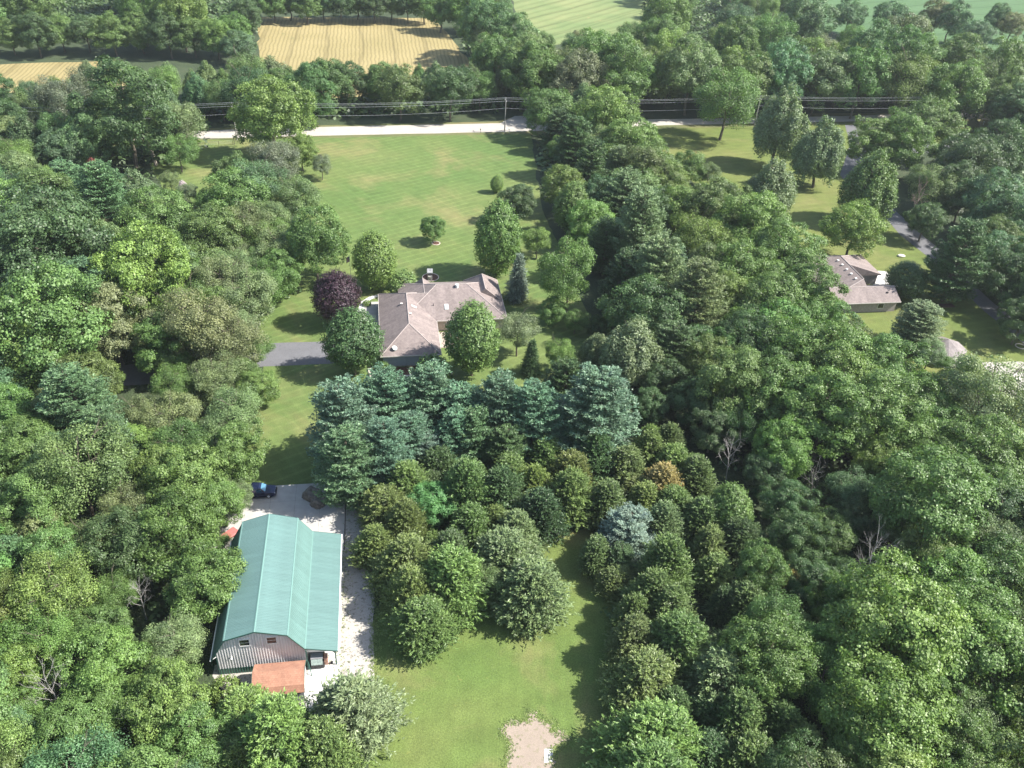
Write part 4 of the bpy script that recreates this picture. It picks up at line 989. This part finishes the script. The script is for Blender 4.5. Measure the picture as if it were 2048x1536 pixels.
build_uv(w, 'wall', mat_brick('grey_brown_brick', (0.26, 0.22, 0.20), (0.33, 0.28, 0.25), (0.34, 0.32, 0.30)), rh)
w = MB(); w.box(-8.0, 6.9, -.37, -.31, 2.45, 2.63); w.box(6.91, 6.97, -.3, 3.4, 2.5, 2.6); w.build('gutter', M_trimw, rh)
w = MB(); w.box(2.2, 3.6, .22, .3, .9, 2.1); fr = w.build('window', M_white, rh); w = MB(); w.box(2.28, 3.52, .205, .215, .98, 2.02); w.build('pane', M_glass, fr)
for i in range(5): box_vent(rr, -0.9, 6.0 + i * 2.1, 4.92, 0.17, M_white, h=.2)
box_vent(rr, 4.6, 1.9, 3.6, .15, M_dark, h=.2)
P4 = [(1743, 541), (1772, 543), (1790, 560), (1800, 577), (1752, 577), (1740, 560)]
slab('patio', P4, 0.05, MT['concrete_white'])
# yard objects near it
def lathe(name, prof_, mat, parent=None, n=16):
    v = []; f = []
    for r, z in prof_:
        for i in range(n): t = 2 * math.pi * i / n; v.append((r * math.cos(t), r * math.sin(t), z))
    for j in range(len(prof_) - 1):
        for i in range(n): f.append((j * n + i, j * n + (i + 1) % n, (j + 1) * n + (i + 1) % n, (j + 1) * n + i))
    f.append(tuple(range(n))[::-1]); f.append(tuple((len(prof_) - 1) * n + i for i in range(n)))
    mb = MB(); mb.add(v, f); return mb.build(name, mat, parent)
c = at(1802, 513); o = lathe('boulder', [(0.55, 0), (0.75, .25), (0.6, .5), (0.25, .62)], mat_plain('pale_rock', (0.6, 0.58, 0.5), 0.9, var=0.1)); o.location = c; o.scale = (1.3, .8, .8); tag(o, 'pale boulder on the lawn right of the neighbouring house', 'boulder')
c = at(1888, 612); pb = empty('planter_bed', c, rad(10), 'small bed of dark red plants under the big pine at right', 'plants')
k = MB(); k.box(-2.2, 2.2, -.7, .7, 0, .18); k.build('mulch', M_mulch, pb, bevel=.03)
# octagonal pavilion roof
gz = empty('pavilion', at(1882, 716), rad(10), 'octagonal grey shingled pavilion roof half hidden by branches', 'pavilion')
n = 8; k = MB(); v = [(4.0 * math.cos(math.pi * (2 * i + 1) / 8), 4.0 * math.sin(math.pi * (2 * i + 1) / 8), 2.6) for i in range(8)] + [(0, 0, 4.4)]
k.add(v + [(x, y, z - .15) for x, y, z in v[:8]], [(i, (i + 1) % 8, 8) for i in range(8)] + [(i, 9 + i, 9 + (i + 1) % 8, (i + 1) % 8) for i in range(8)] + [tuple(range(9, 17))[::-1]])
build_uv(k, 'roof', mat_shingle('grey_pink_shingles', [(0.19, 0.165, 0.16), (0.23, 0.20, 0.195), (0.15, 0.13, 0.127), (0.26, 0.23, 0.215)]), gz)
for i in range(8):
    a = math.pi * (2 * i + 1) / 8; k = MB(); k.box(3.6 * math.cos(a) - .07, 3.6 * math.cos(a) + .07, 3.6 * math.sin(a) - .07, 3.6 * math.sin(a) + .07, 0, 2.5); k.build('post', M_white, gz)
k = MB(); k.tube((0, 0, 0), (0, 0, .12), 3.9, 3.9, 8); k.build('floor', MT['concrete'], gz)

# ------------------------------------------------------------------ poles, wires, fence
M_pole = mat_plain('weathered_pole', (0.26, 0.25, 0.23), 0.85, var=0.15); M_wire = mat_plain('aluminium_wire', (0.55, 0.56, 0.58), 0.5, 0.3, 0.05)
pl = [at(474, 280), at(1009, 266), None, at(1958, 252)]; pl[2] = pl[1].lerp(pl[3], .5); pl[2].z = 0
dirv = (pl[3] - pl[1]).normalized(); PL = [pl[0] - dirv * 85] + pl + [pl[3] + (pl[3] - pl[2]).normalized() * 80 + Vector((0, -12, 0))]
PLAB = ['utility pole on the roadside beyond the left end of the road', 'utility pole beside the left gate by the road', 'utility pole at the middle of the road beside the long lawn',
        'utility pole behind the big roadside tree', 'utility pole at the right bend of the road', 'utility pole beyond the right end of the road']
TH = []; tops = []
for i, p in enumerate(PL):
    d = (PL[min(i + 1, 5)] - PL[max(i - 1, 0)]).normalized(); side = Vector((-d.y, d.x, 0)); ang = math.atan2(side.y, side.x)
    e = empty('utility_pole', p, ang, PLAB[i], 'utility pole', 'utility poles along the road')
    k = MB(); k.tube((0, 0, -.1), (0, 0, 10.6), .19, .12, 9); k.build('pole', M_pole, e)
    k = MB(); k.box(-1.15, 1.15, -.07, .07, 9.75, 9.9); k.build('crossarm', M_pole, e)
    for x in (-1.05, 0, 1.05):
        k = MB(); z0 = 10.6 if x == 0 else 9.9; k.tube((x, 0, z0), (x, 0, z0 + .22), .06, .04, 7); k.build('insulator', M_white, e)
    if i in (1, 4): k = MB(); k.tube((.3, 0, 8.3), (.3, 0, 9.1), .2, .2, 10); k.build('transformer', M_steel, e)
    tops.append([p + side * x + Vector((0, 0, z)) for x, z in ((-1.05, 10.12), (0, 10.82), (1.05, 10.12), (0.05, 7.6))])
for i in range(5):
    nm = ['outer', 'middle', 'road-side', 'lower']
    for j in range(4):
        a, b = tops[i][j], tops[i + 1][j]; k = MB(); prev = None
        for s_ in range(9):
            t = s_ / 8; q = a.lerp(b, t) - Vector((0, 0, 4 * t * (1 - t) * (1.0 if j < 3 else 1.3)))
            if prev is not None: k.tube(prev, q, .03, .03, 4, False)
            prev = q
        o = k.build('power_line', M_wire)
        tag(o, '%s %s power line strung %s' % (['thick', 'top', 'pale', 'thin'][j], nm[j], ['left of the left pole', 'between the left and middle poles', 'from the middle pole into the trees', 'from the trees to the right pole', 'right of the right pole'][i]), 'power line', 'power lines along the road')
M_fence = mat_plain('dark_fence_wood', (0.07, 0.06, 0.05), 0.9, var=0.2)
fe = empty('wire_fence', at(380, 296), 0, 'low wire fence with thin posts across the left roadside lawn', 'fence'); b0 = at(380, 296)
fpts = [at(380, 296) - b0, at(411, 293) - b0, at(438, 291) - b0, at(466, 289.5) - b0]
for p in fpts: k = MB(); k.tube((p.x, p.y, 0), (p.x, p.y, 1.3), .06, .05, 6); k.build('post', M_fence, fe)
for z in (.5, .85, 1.2):
    k = MB()
    for a, b in zip(fpts[:-1], fpts[1:]): k.tube((a.x, a.y, z), (b.x, b.y, z), .015, .015, 4, False)
    k.build('wire', M_wire, fe)
ge = empty('gate_frame', at(469, 289), 0, 'dark wooden gate frame below the left power pole', 'gate'); b0 = at(469, 289); d_ = at(485, 288) - b0
for p in (Vector((0, 0, 0)), d_): k = MB(); k.tube((p.x, p.y, 0), (p.x, p.y, 1.9), .09, .08, 6); k.build('post', M_fence, ge)
for z in (1.0, 1.85): k = MB(); k.tube((0, 0, z), (d_.x, d_.y, z), .05, .05, 6); k.build('rail', M_fence, ge)
for u, v, lb in ((1018, 266, 'small white mailbox on a post beside the middle power pole'), (961, 266, 'small dark mailbox on the verge left of the middle pole'), (1966, 250, 'small mailbox at the foot of the right power pole')):
    me_ = empty('mailbox', at(u, v), 0, lb, 'mailbox'); k = MB(); k.box(-.05, .05, -.05, .05, 0, 1.05); k.build('post', M_fence if u < 1000 else M_white, me_); k = MB(); k.tube((0, -.28, 1.16), (0, .28, 1.16), .15, .15, 10); k.build('box', M_dark if u < 1000 else M_white, me_)

# broken trunk with pale torn top at the left road lawn
bt = empty('broken_tree', at(312, 330), 0, 'tall broken trunk with a torn pale top by the left roadside lawn', 'tree')
k = MB(); k.tube((0, 0, 0), (-.5, 0, 4), .5, .42, 9); k.tube((-.5, 0, 4), (-1.4, 0, 8.5), .42, .34, 9); k.tube((-1.2, 0, 5.5), (-2.1, .3, 7.6), .18, .08, 6); k.build('trunk', mat_plain('torn_pale_wood', (0.34, 0.29, 0.24), .9, var=.25), bt)
k = MB(); rg = random.Random(3)
for i in range(14): a = Vector((-1.4, 0, 8.4)); k.tube(a, a + Vector((rg.uniform(-1.2, 1.3), rg.uniform(-1, 1), rg.uniform(-.2, 1.3))), .12, .02, 4)
k.build('splinters', bpy.data.materials['torn_pale_wood'], bt)

# dirt patch, bare slab
M_dirt = mat_gravel('sandy_dirt', (0.296, 0.240, 0.192), (0.160, 0.160, 0.072), 0.6, 1.3)
soft_poly('dirt_patch', [(1010, 1600), (1016, 1536), (1010, 1510), (1022, 1490), (1002, 1465), (1008, 1448), (1035, 1441), (1055, 1442), (1056, 1424), (1066, 1422), (1078, 1437), (1092, 1446),
          (1104, 1447), (1108, 1465), (1132, 1468), (1136, 1482), (1118, 1492), (1106, 1502), (1106, 1536), (1110, 1600)], 0.020, M_dirt, 0.42, 0.22)
slab('concrete_slab', [(1089, 1498), (1106, 1498), (1105, 1524), (1088, 1526)], 0.04, MT['concrete_white'])

# ------------------------------------------------------------------ trees told apart in the photograph: u v r code colour [vertical stretch]
TL = """
866 456 23 B n 1.05|750 515 44 C y|995 472 46 C n 1.25|1036 403 33 B d|993 366 13 C y|1141 412 35 C n 1.2|1140 542 56 F n 1.35|1035 552 25 S s|675 592 47 C u .95
706 683 57 C d .95|945 672 58 C n 1.1|1036 662 42 F p|1062 712 20 S d|802 571 33 H n|865 748 42 H n|765 737 15 H n|734 607 9 H y|642 330 22 F v|628 484 52 B n 1.35|1265 700 62 L p 1.1|1195 700 36 L p
1118 708 32 F y|1076 480 30 F y|1105 620 26 B n|1200 655 22 B d|1335 760 42 B d|1385 700 46 B d|1300 815 34 B d|1390 800 44 B d|1425 860 40 B d|1150 640 24 F n
700 850 72 W q|778 820 66 W q|850 810 62 W q|922 825 62 W q|1000 828 58 W q|1068 838 60 W q|1185 805 84 W q|700 925 62 W b|762 915 54 W q|820 890 46 W q|862 900 40 W s|905 880 46 W q|1132 780 48 W d|1010 890 46 W d|960 880 44 W b|1160 875 44 W b
775 1008 50 J o|805 1110 58 J o|745 1085 40 J o|866 1008 46 B e|930 955 48 J x|1000 985 50 J d|945 1050 46 J x|895 1105 42 J d|1010 1110 62 J g|1062 1172 72 J g .8|972 1160 48 F g|850 1246 57 J x .85|820 1175 48 J o|880 935 42 J d
1035 1065 46 J g|1092 915 42 J x|1138 985 50 J o|1190 925 42 J d|1210 1000 42 J x|1250 925 46 J x|1300 870 24 J y|1338 882 30 J x|1298 905 38 J o|1328 965 42 J t|1392 960 42 J x|1400 1035 44 J x|1258 1055 58 W s .7
1330 1050 38 J g|1330 1130 55 J x|1298 1185 50 J x|1345 1222 50 J x|1420 1085 38 J o|1430 1135 40 J o|1462 1020 44 C n 1.1|1480 1075 46 J d|1350 1280 60 J x|1290 1345 66 J o|1312 1465 86 J y|1448 1352 68 J g|1470 1290 48 J x|1500 1200 46 J x|1572 1150 30 J t|1540 1235 40 J x
1560 1440 46 J x|1600 1500 48 J o|1475 1440 58 J x|1500 1515 60 J x|1420 1500 48 J d|1405 1420 40 J d|1240 1120 34 W d .7|1450 1200 30 J d
1785 1255 118 B y|1762 1440 108 B y|1935 1440 70 F g|1990 1510 60 B y|1985 1265 72 B n|1850 1000 98 B n|1700 980 46 F b|1765 930 50 B y|1800 1045 48 B p|1990 1100 66 F g|1962 900 72 B n|1992 990 58 B n|1968 790 88 F p|1850 865 58 B n
1465 912 38 D x 1.3|1632 955 38 D x 1.3|1745 1118 50 D x 1.3|1598 1085 50 B d|1660 1070 46 B n|1575 1010 44 B d|1530 950 40 B d|1620 1170 46 B d|1590 1260 44 F n|1680 1160 40 B d|1700 1040 36 B d|1716 1150 26 D x|1640 1200 20 D x
1500 450 60 B y|1572 505 60 B n|1480 545 58 B n|1402 480 58 F y|1440 398 48 F y|1545 605 62 B n|1622 590 56 B n|1664 655 46 B n|1592 695 68 B n|1680 722 70 B n|1762 738 62 B n|1502 680 60 B d|1472 772 70 B n|1562 805 74 B n|1655 832 80 B n|1752 830 80 B n|1835 800 55 B n|1842 645 50 W p .7|1862 704 30 F p|1905 742 30 F n
1392 612 58 W g|1282 475 60 W p|1252 400 46 W p|1312 560 60 W p|1242 560 46 W d|1212 480 42 W d|1182 352 40 W d|1150 290 42 W d|1120 255 32 W d|1205 425 36 W d|1345 690 50 W d
1100 222 44 B n|1162 215 42 L p|1216 232 58 B y|1256 292 54 B y|1302 332 48 B n|1332 375 44 B y|1382 332 30 B n|1352 422 48 B y|1202 292 44 F g|1240 340 34 W p|1365 480 22 E x|1418 345 24 F g
1455 195 64 F n|1560 252 54 L p 1.15|1645 302 48 L p 1.3|1545 382 54 L p|1745 372 58 L n|1855 250 54 B n|1800 282 48 B n|1742 288 42 B y|1710 456 52 B y|1816 558 45 C d .6|1920 512 56 W d 1.1|1858 372 46 F g|1838 400 30 E x|1945 330 56 B d|2002 300 56 B d|1992 402 56 B b|1905 322 40 B d|2032 222 42 B d|2045 452 50 B b|1962 442 38 L b|2022 560 48 B d|2045 640 40 B d|1852 440 34 B d|1925 400 34 B d
1700 28 30 B b|1780 36 30 B b|1872 32 30 B k|1905 36 26 B b 1.3|1995 38 18 B b 1.6|2026 50 24 B k|1835 60 26 B d|1955 70 28 B b
545 232 62 B y 1.15|552 322 50 F v|602 302 30 B y|512 372 58 F b|592 392 48 F g|462 402 58 B n|482 452 54 F k|560 500 50 F g|530 440 46 F g|505 595 58 F g|470 542 48 F g|248 222 80 B d|360 245 48 F g|112 205 52 F v|180 180 50 F v|285 388 46 L p|376 385 22 F p|366 374 10 C w 1.1|186 344 17 C r 1.3|356 300 34 F n
92 492 108 B d|205 402 58 W b|135 368 44 W b|312 440 62 B n|288 545 86 B y|20 275 40 B k|150 588 30 S s .7|95 645 110 B n|62 722 76 L y|222 620 50 B d|395 655 80 F k|465 688 58 F k|508 700 36 F n|430 755 52 F g|348 775 44 F n|340 728 34 B n|205 760 36 B y|480 745 38 F n|440 565 58 F g|320 702 48 B n|396 750 30 D x|340 360 20 F g
170 812 68 W b|210 900 60 W b|350 835 58 F k|452 832 60 F g|515 775 36 B y|470 905 54 B n|276 905 48 B y|62 905 64 B n|132 925 58 B b|250 1010 50 F k|372 965 68 B y|424 1008 50 B n|260 1082 68 B d|412 1168 70 B n|20 1115 50 W b|102 1185 84 F y|190 1080 52 F k
148 1215 46 D x 1.2|278 1188 40 D x 1.3|100 1385 50 D x 1.2|268 1448 46 D x 1.2|195 1262 52 B n|232 1185 46 F n|40 1420 44 B n|468 990 34 F g|440 1092 26 F n|218 1335 74 B y|350 1290 58 F p|62 1255 58 B n|42 1350 56 B y|142 1480 70 B n|28 1470 48 W b|212 1412 56 B n|330 1405 74 B y|382 1482 66 B n|452 1385 36 H y
480 1425 58 J y|560 1465 84 J y|650 1500 68 J o|700 1422 76 J p .8|430 1500 60 F n
512 2 27 B d|545 8 26 B n|578 2 27 B d|612 7 27 B n|645 2 26 B b|680 6 27 B d|713 1 26 B n|748 7 27 B d|782 3 26 B n|815 6 27 B d|848 8 28 B n|880 22 30 B n|470 62 32 B n|492 28 30 B d|478 92 28 B b|20 70 30 B n|70 66 32 B d|120 64 30 B n|170 62 30 B d|225 66 32 B n|280 62 32 B n|335 66 34 B d|385 70 32 B n|432 74 32 B y|175 142 20 L p|335 150 24 L p|545 150 34 L p|605 165 34 L p|640 160 30 B n|700 165 36 B d|870 160 34 L p|960 175 34 F n|770 165 36 B n|485 1530 50 J o|90 1080 54 B k
"""
for tok in TL.replace('\n', '|').split('|'):
    q = tok.split()
    if not q: continue
    tree_px(float(q[0]), float(q[1]), float(q[2]), q[3], q[4], float(q[5]) if len(q) > 5 else None)

# ------------------------------------------------------------------ filling the woods
def inpoly(x, y, P):
    c = False; n = len(P)
    for i in range(n):
        x1, y1 = P[i]; x2, y2 = P[(i + 1) % n]
        if (y1 > y) != (y2 > y) and x < (x2 - x1) * (y - y1) / (y2 - y1) + x1: c = not c
    return c
REG = [  # polygon of crown centres in the picture, palette, codes
    ([(-120, -90), (505, -90), (506, 50), (430, 40), (300, 40), (100, 40), (-120, 44)], 'nndbyn', 'BBBBB', 6.4),
    ([(480, -90), (930, -90), (885, -8), (500, -8)], 'nddbn', 'BBB', 6.4),
    ([(915, -90), (990, -90), (1030, 75), (1200, 85), (1310, 60), (1295, -30), (1400, -90), (1540, -90), (1640, 62), (1720, 88), (1850, 96), (1960, 110), (2140, 140), (2140, 215), (1940, 190), (1850, 170), (1700, 158),
      (1500, 158), (1290, 162), (1065, 168), (1030, 150), (985, 112), (935, 60)], 'nnnyggbnn', 'BBBBBF', 6.6),
    ([(-120, 180), (60, 174), (230, 166), (390, 152), (520, 150), (930, 158), (1040, 160), (1050, 172), (700, 183), (520, 187), (400, 190), (385, 245), (320, 275), (-120, 285)], 'nngpbdnn', 'BBBLF', 5.2),
    ([(-120, 285), (300, 290), (320, 420), (430, 440), (480, 340), (600, 400), (640, 440), (600, 540), (520, 580), (500, 640), (500, 850), (470, 940), (440, 1020), (380, 1130), (380, 1330), (420, 1440), (420, 1620), (-120, 1620)], 'nngynbnp', 'BBBFF', 4.8),
    ([(1080, 235), (1270, 250), (1340, 340), (1440, 400), (1520, 440), (1600, 520), (1660, 590), (1720, 650), (1800, 740), (1900, 800), (2000, 880), (2120, 960), (2120, 1620), (1600, 1620), (1540, 1350), (1500, 1180), (1480, 1000), (1480, 900),
      (1420, 830), (1380, 760), (1330, 680), (1240, 560), (1180, 460), (1100, 330)], 'nnnydbnx', 'BBBBF', 4.8),
    ([(1890, 300), (1960, 250), (2130, 190), (2130, 640), (2040, 600), (1975, 520), (1960, 420), (1890, 350)], 'dddbn', 'BBB', 5.0),
    ([(1180, 1080), (1260, 1040), (1400, 1250), (1420, 1400), (1380, 1600), (1250, 1600), (1300, 1380)], 'xxdo', 'JJ', 3.8),
    ([(740, 960), (1000, 930), (1230, 880), (1380, 900), (1500, 1120), (1300, 1100), (1150, 1000), (1000, 1130), (870, 1150), (780, 1150)], 'xxodg', 'JJJ', 3.4),
]
NOGO = [(262, 748, 50), (186, 352, 30), (366, 382, 26), (305, 295, 30), (500, 1130, 70), (452, 1075, 34), (510, 985, 34), (500, 1240, 60), (590, 1380, 60), (1465, 925, 36), (1632, 968, 36), (1745, 1125, 46), (150, 1225, 38), (100, 1395, 42), (268, 1460, 36), (396, 765, 34), (1980, 705, 60), (2010, 750, 60), (1885, 700, 40), (1720, 560, 80), (1640, 600, 0),
        (340, 350, 60), (1365, 480, 25), (278, 1188, 34)]
fill = []
frng = random.Random(21)
cell = {}
def near(x, y, R):
    i, j = int(x // 12), int(y // 12)
    for a in range(i - 1, i + 2):
        for b in range(j - 1, j + 2):
            for (X, Y, r) in cell.get((a, b), ()):
                if (X - x) ** 2 + (Y - y) ** 2 < (0.60 * (R + r)) ** 2: return True
    return False
def addc(x, y, r): cell.setdefault((int(x // 12), int(y // 12)), []).append((x, y, r))
for t in TREES: addc(*t)
for P, pal, codes, Rm in REG:
    us = [p[0] for p in P]; vs_ = [p[1] for p in P]
    C4 = [at(u, v, 8) for u in (min(us), max(us)) for v in (min(vs_), max(vs_))]
    x0, x1 = min(c.x for c in C4), max(c.x for c in C4); y0, y1 = min(c.y for c in C4), max(c.y for c in C4)
    n = int((x1 - x0) * (y1 - y0) / (Rm * Rm) * 6)
    for _ in range(n):
        x, y = frng.uniform(x0, x1), frng.uniform(y0, y1)
        R = Rm * frng.choice((0.62, 0.75, 0.85, 0.95, 1.0, 1.1, 1.25)); u, v, z = proj((x, y, R * 1.6))
        if not inpoly(u, v, P): continue
        rp = R * FPX / z
        if any(math.hypot(u - a, v - b) < c + rp * 0.8 for a, b, c in NOGO if c): continue
        if near(x, y, R): continue
        addc(x, y, R); code = frng.choice(codes); fill.append((rp, x, y, R, code, frng.choice(pal), u, v))
nb_listed = sum(1 for tok in TL.replace('\n', '|').split('|') if tok.split() and tok.split()[3] == 'B')
bl = sorted([f for f in fill if f[4] == 'B'], key=lambda f: -f[0]); ot = [f for f in fill if f[4] != 'B']
keep = bl[:max(0, 300 - nb_listed)] + ot; rest = bl[max(0, 300 - nb_listed):]
for rp, x, y, R, code, col, u, v in keep:
    P = trng.choice(PROTO[code]); s = R / P[2]; sz = s * frng.uniform(0.92, 1.18)
    if code != 'J': sz = max(sz, s * 0.6 + 0.42) * (1.12 if y > 280 else 1.0)
    o = place_tree(code, col, x, y, s, sz, P, 0.11); u2, v2, _ = proj((x, y, P[3] * sz)); label_tree(o, code, col, u2, v2, R)
finish_labels()
print('trees listed', len(TREES), 'filled', len(keep), 'far', len(rest))

# the rest of the far woods: one object, instanced with geometry nodes
def far_wood(items):
    FM = mat_foliage('far_foliage', 'RANDOM', [(0.0, (0.076, 0.130, 0.050)), (0.3, (0.116, 0.190, 0.056)), (0.55, (0.155, 0.228, 0.062)), (0.8, (0.140, 0.190, 0.080)), (1.0, (0.102, 0.178, 0.078))])
    me = bpy.data.meshes.new('far_woods'); me.vertices.add(len(items)); me.vertices.foreach_set('co', np.array([(f[1], f[2], -2.2) for f in items], dtype=np.float32).ravel())
    a = me.attributes.new('sc', 'FLOAT_VECTOR', 'POINT'); b = me.attributes.new('rz', 'FLOAT', 'POINT'); c = me.attributes.new('pick', 'INT', 'POINT')
    plist = PROTO['B'] + PROTO['F']
    pk_ = [frng.randrange(len(plist)) for _ in items]
    a.data.foreach_set('vector', np.array([(f[3] / plist[q][2],) * 2 + (f[3] / plist[q][2] * .85 + .32,) for f, q in zip(items, pk_)], dtype=np.float32).ravel())
    b.data.foreach_set('value', [frng.uniform(0, 6.28) for _ in items]); c.data.foreach_set('value', pk_)
    o = link('far_woods', me); tag(o, 'far part of the woods beyond the fields and the road', kind='stuff')
    ng = bpy.data.node_groups.new('far_woods', 'GeometryNodeTree'); ng.interface.new_socket('Geometry', in_out='INPUT', socket_type='NodeSocketGeometry'); ng.interface.new_socket('Geometry', in_out='OUTPUT', socket_type='NodeSocketGeometry')
    nd = ng.nodes; lk = ng.links; gi = nd.new('NodeGroupInput'); go = nd.new('NodeGroupOutput'); J = nd.new('GeometryNodeJoinGeometry')
    def attr(nm, ty): n_ = nd.new('GeometryNodeInputNamedAttribute'); n_.data_type = ty; n_.inputs[0].default_value = nm; return n_.outputs[0]
    sc_, rz_, pi_ = attr('sc', 'FLOAT_VECTOR'), attr('rz', 'FLOAT'), attr('pick', 'INT'); cx_ = nd.new('ShaderNodeCombineXYZ'); lk.new(rz_, cx_.inputs[2])
    for i, P in enumerate(plist):
        for part, keepmat in ((P[0], False), (P[1], True)):
            src = next(ob for ob in bpy.data.objects if ob.type == 'MESH' and ob.data == part) if any(ob.type == 'MESH' and ob.data == part for ob in bpy.data.objects) else None
            if src is None: continue
            oi = nd.new('GeometryNodeObjectInfo'); oi.inputs[0].default_value = src; oi.transform_space = 'ORIGINAL'
            g_ = oi.outputs['Geometry']
            if not keepmat: sm = nd.new('GeometryNodeSetMaterial'); sm.inputs['Material'].default_value = FM; lk.new(g_, sm.inputs[0]); g_ = sm.outputs[0]
            ip = nd.new('GeometryNodeInstanceOnPoints'); lk.new(gi.outputs[0], ip.inputs['Points']); lk.new(g_, ip.inputs['Instance']); lk.new(sc_, ip.inputs['Scale'])
            er = nd.new('FunctionNodeEulerToRotation'); lk.new(cx_.outputs[0], er.inputs[0]); lk.new(er.outputs[0], ip.inputs['Rotation'])
            cmp_ = nd.new('FunctionNodeCompare'); cmp_.data_type = 'INT'; cmp_.operation = 'EQUAL'; lk.new(pi_, cmp_.inputs[2]); cmp_.inputs[3].default_value = i
            lk.new(cmp_.outputs[0], ip.inputs['Selection']); lk.new(ip.outputs[0], J.inputs[0])
    lk.new(J.outputs[0], go.inputs[0]); md = o.modifiers.new('woods', 'NODES'); md.node_group = ng
if rest: far_wood(rest)

# undergrowth below and between the trees
KEEPOFF = [(262, 748, 45), (575, 1160, 130), (590, 1360, 100), (490, 1060, 50), (1720, 560, 90), (1885, 705, 45), (2010, 750, 50), (820, 640, 150), (560, 708, 60)]
def undergrowth():
    rng = np.random.default_rng(9); pts = []
    for P, pal, codes, Rm in REG:
        us = [p[0] for p in P]; vs_ = [p[1] for p in P]; C4 = [at(u, v, 3) for u in (min(us), max(us)) for v in (min(vs_), max(vs_))]
        x0, x1 = min(c.x for c in C4), max(c.x for c in C4); y0, y1 = min(c.y for c in C4), min(max(c.y for c in C4), 520)
        if y1 <= y0: continue
        n = int((x1 - x0) * (y1 - y0) / 6)
        for _ in range(n):
            x, y = rng.uniform(x0, x1), rng.uniform(y0, y1); u, v, z = proj((x, y, 8.0 if y > 215 else 5.0)); u0, v0, _ = proj((x, y, 1.0))
            if inpoly(u, v, P) and not any(math.hypot(u0 - a, v0 - b) < c * 1.1 for a, b, c in KEEPOFF): pts.append((x, y))
    pts = np.array(pts); n = len(pts); per = 12; k = min(1.0, 20000 / max(n, 1)); pts = pts[rng.uniform(0, 1, n) < k]; n = len(pts)
    r = rng.uniform(0.6, 1.5, n) * np.where(pts[:, 1] > 215, 2.3, 1.0); D = unit(rng.normal(0, 1, (n * per, 3)) + [0, 0, .8]); D[:, 2] = np.abs(D[:, 2])
    C = D * np.repeat(r, per)[:, None] * [1, 1, .9]; C[:, 0] += np.repeat(pts[:, 0], per); C[:, 1] += np.repeat(pts[:, 1], per); C[:, 2] += .15
    V = leaves(rng, C, D + [0, 0, .5], np.repeat(np.where(pts[:, 1] > 215, 1.5, .75), per)[:, None], .7, .4); T = np.clip(np.repeat(rng.uniform(0, 1, n), per) * .6 + rng.uniform(0, 1, n * per) * .4, 0, 1)
    me = mesh_quads('undergrowth', V, T, MT['leaf']); o = link('undergrowth', me); o.color = (0.075, 0.120, 0.045, 1)
    tag(o, 'low undergrowth covering the ground of the woods', kind='stuff')
undergrowth()
def tufts():
    rng = np.random.default_rng(17); P = []
    def along(pts, w, dens):
        Q = [at(u, v) for u, v in pts]
        for a, b in zip(Q[:-1], Q[1:]):
            n = int((b - a).length * dens)
            for _ in range(n): t = rng.uniform(); q = a.lerp(b, t); P.append((q.x + rng.normal(0, w), q.y + rng.normal(0, w)))
    along([(1010, 1536), (1022, 1490), (1002, 1465), (1008, 1448), (1035, 1441), (1055, 1442), (1056, 1424), (1066, 1422), (1078, 1437), (1104, 1447), (1108, 1465), (1132, 1468), (1136, 1482), (1106, 1502), (1106, 1536)], 0.32, 30)
    along([(716, 996), (735, 1080), (749, 1200), (748, 1370), (735, 1420)], 0.35, 30)
    along([(684, 1070), (680, 1200), (676, 1300), (676, 1395)], 0.5, 14)
    for u0, v0, u1, v1, n in ((690, 1010, 745, 1380, 300),):
        A, B = at(u0, v0), at(u1, v1)
        for _ in range(n):
            x, y = rng.uniform(min(A.x, B.x) - 3, max(A.x, B.x) + 3), rng.uniform(B.y, A.y); P.append((x, y))
    P = np.array(P); n = len(P); per = 4
    C = np.repeat(np.c_[P, np.full(n, .06)], per, 0) + rng.normal(0, 1, (n * per, 3)) * [.10, .10, .02]
    V = leaves(rng, C, rng.normal(0, .4, (n * per, 3)) + [0, 0, 1.4], .17, .5, .2)
    T = np.repeat(rng.uniform(0.2, 1, n), per)
    o = link('grass_tufts', mesh_quads('grass_tufts', V, T, MT['leaf'])); o.color = (0.150, 0.195, 0.060, 1)
    tag(o, 'tufts of grass and weeds along the lawn, dirt and gravel edges', kind='stuff')
tufts()

# ------------------------------------------------------------------ air
hz = MB(); hz.box(-420, 620, -60, 900, -1.0, 95.0); hm = bpy.data.materials.new('haze_air'); hm.use_nodes = True; hn = hm.node_tree
hn.nodes.remove(hn.nodes['Principled BSDF']); pv = hn.nodes.new('ShaderNodeVolumePrincipled'); pv.inputs['Color'].default_value = (0.86, 0.93, 1.0, 1)
pv.inputs['Density'].default_value = 0.00010; pv.inputs['Anisotropy'].default_value = 0.2
hn.links.new(pv.outputs[0], hn.nodes['Material Output'].inputs['Volume'])
tag(hz.build('haze', hm), kind='stuff')
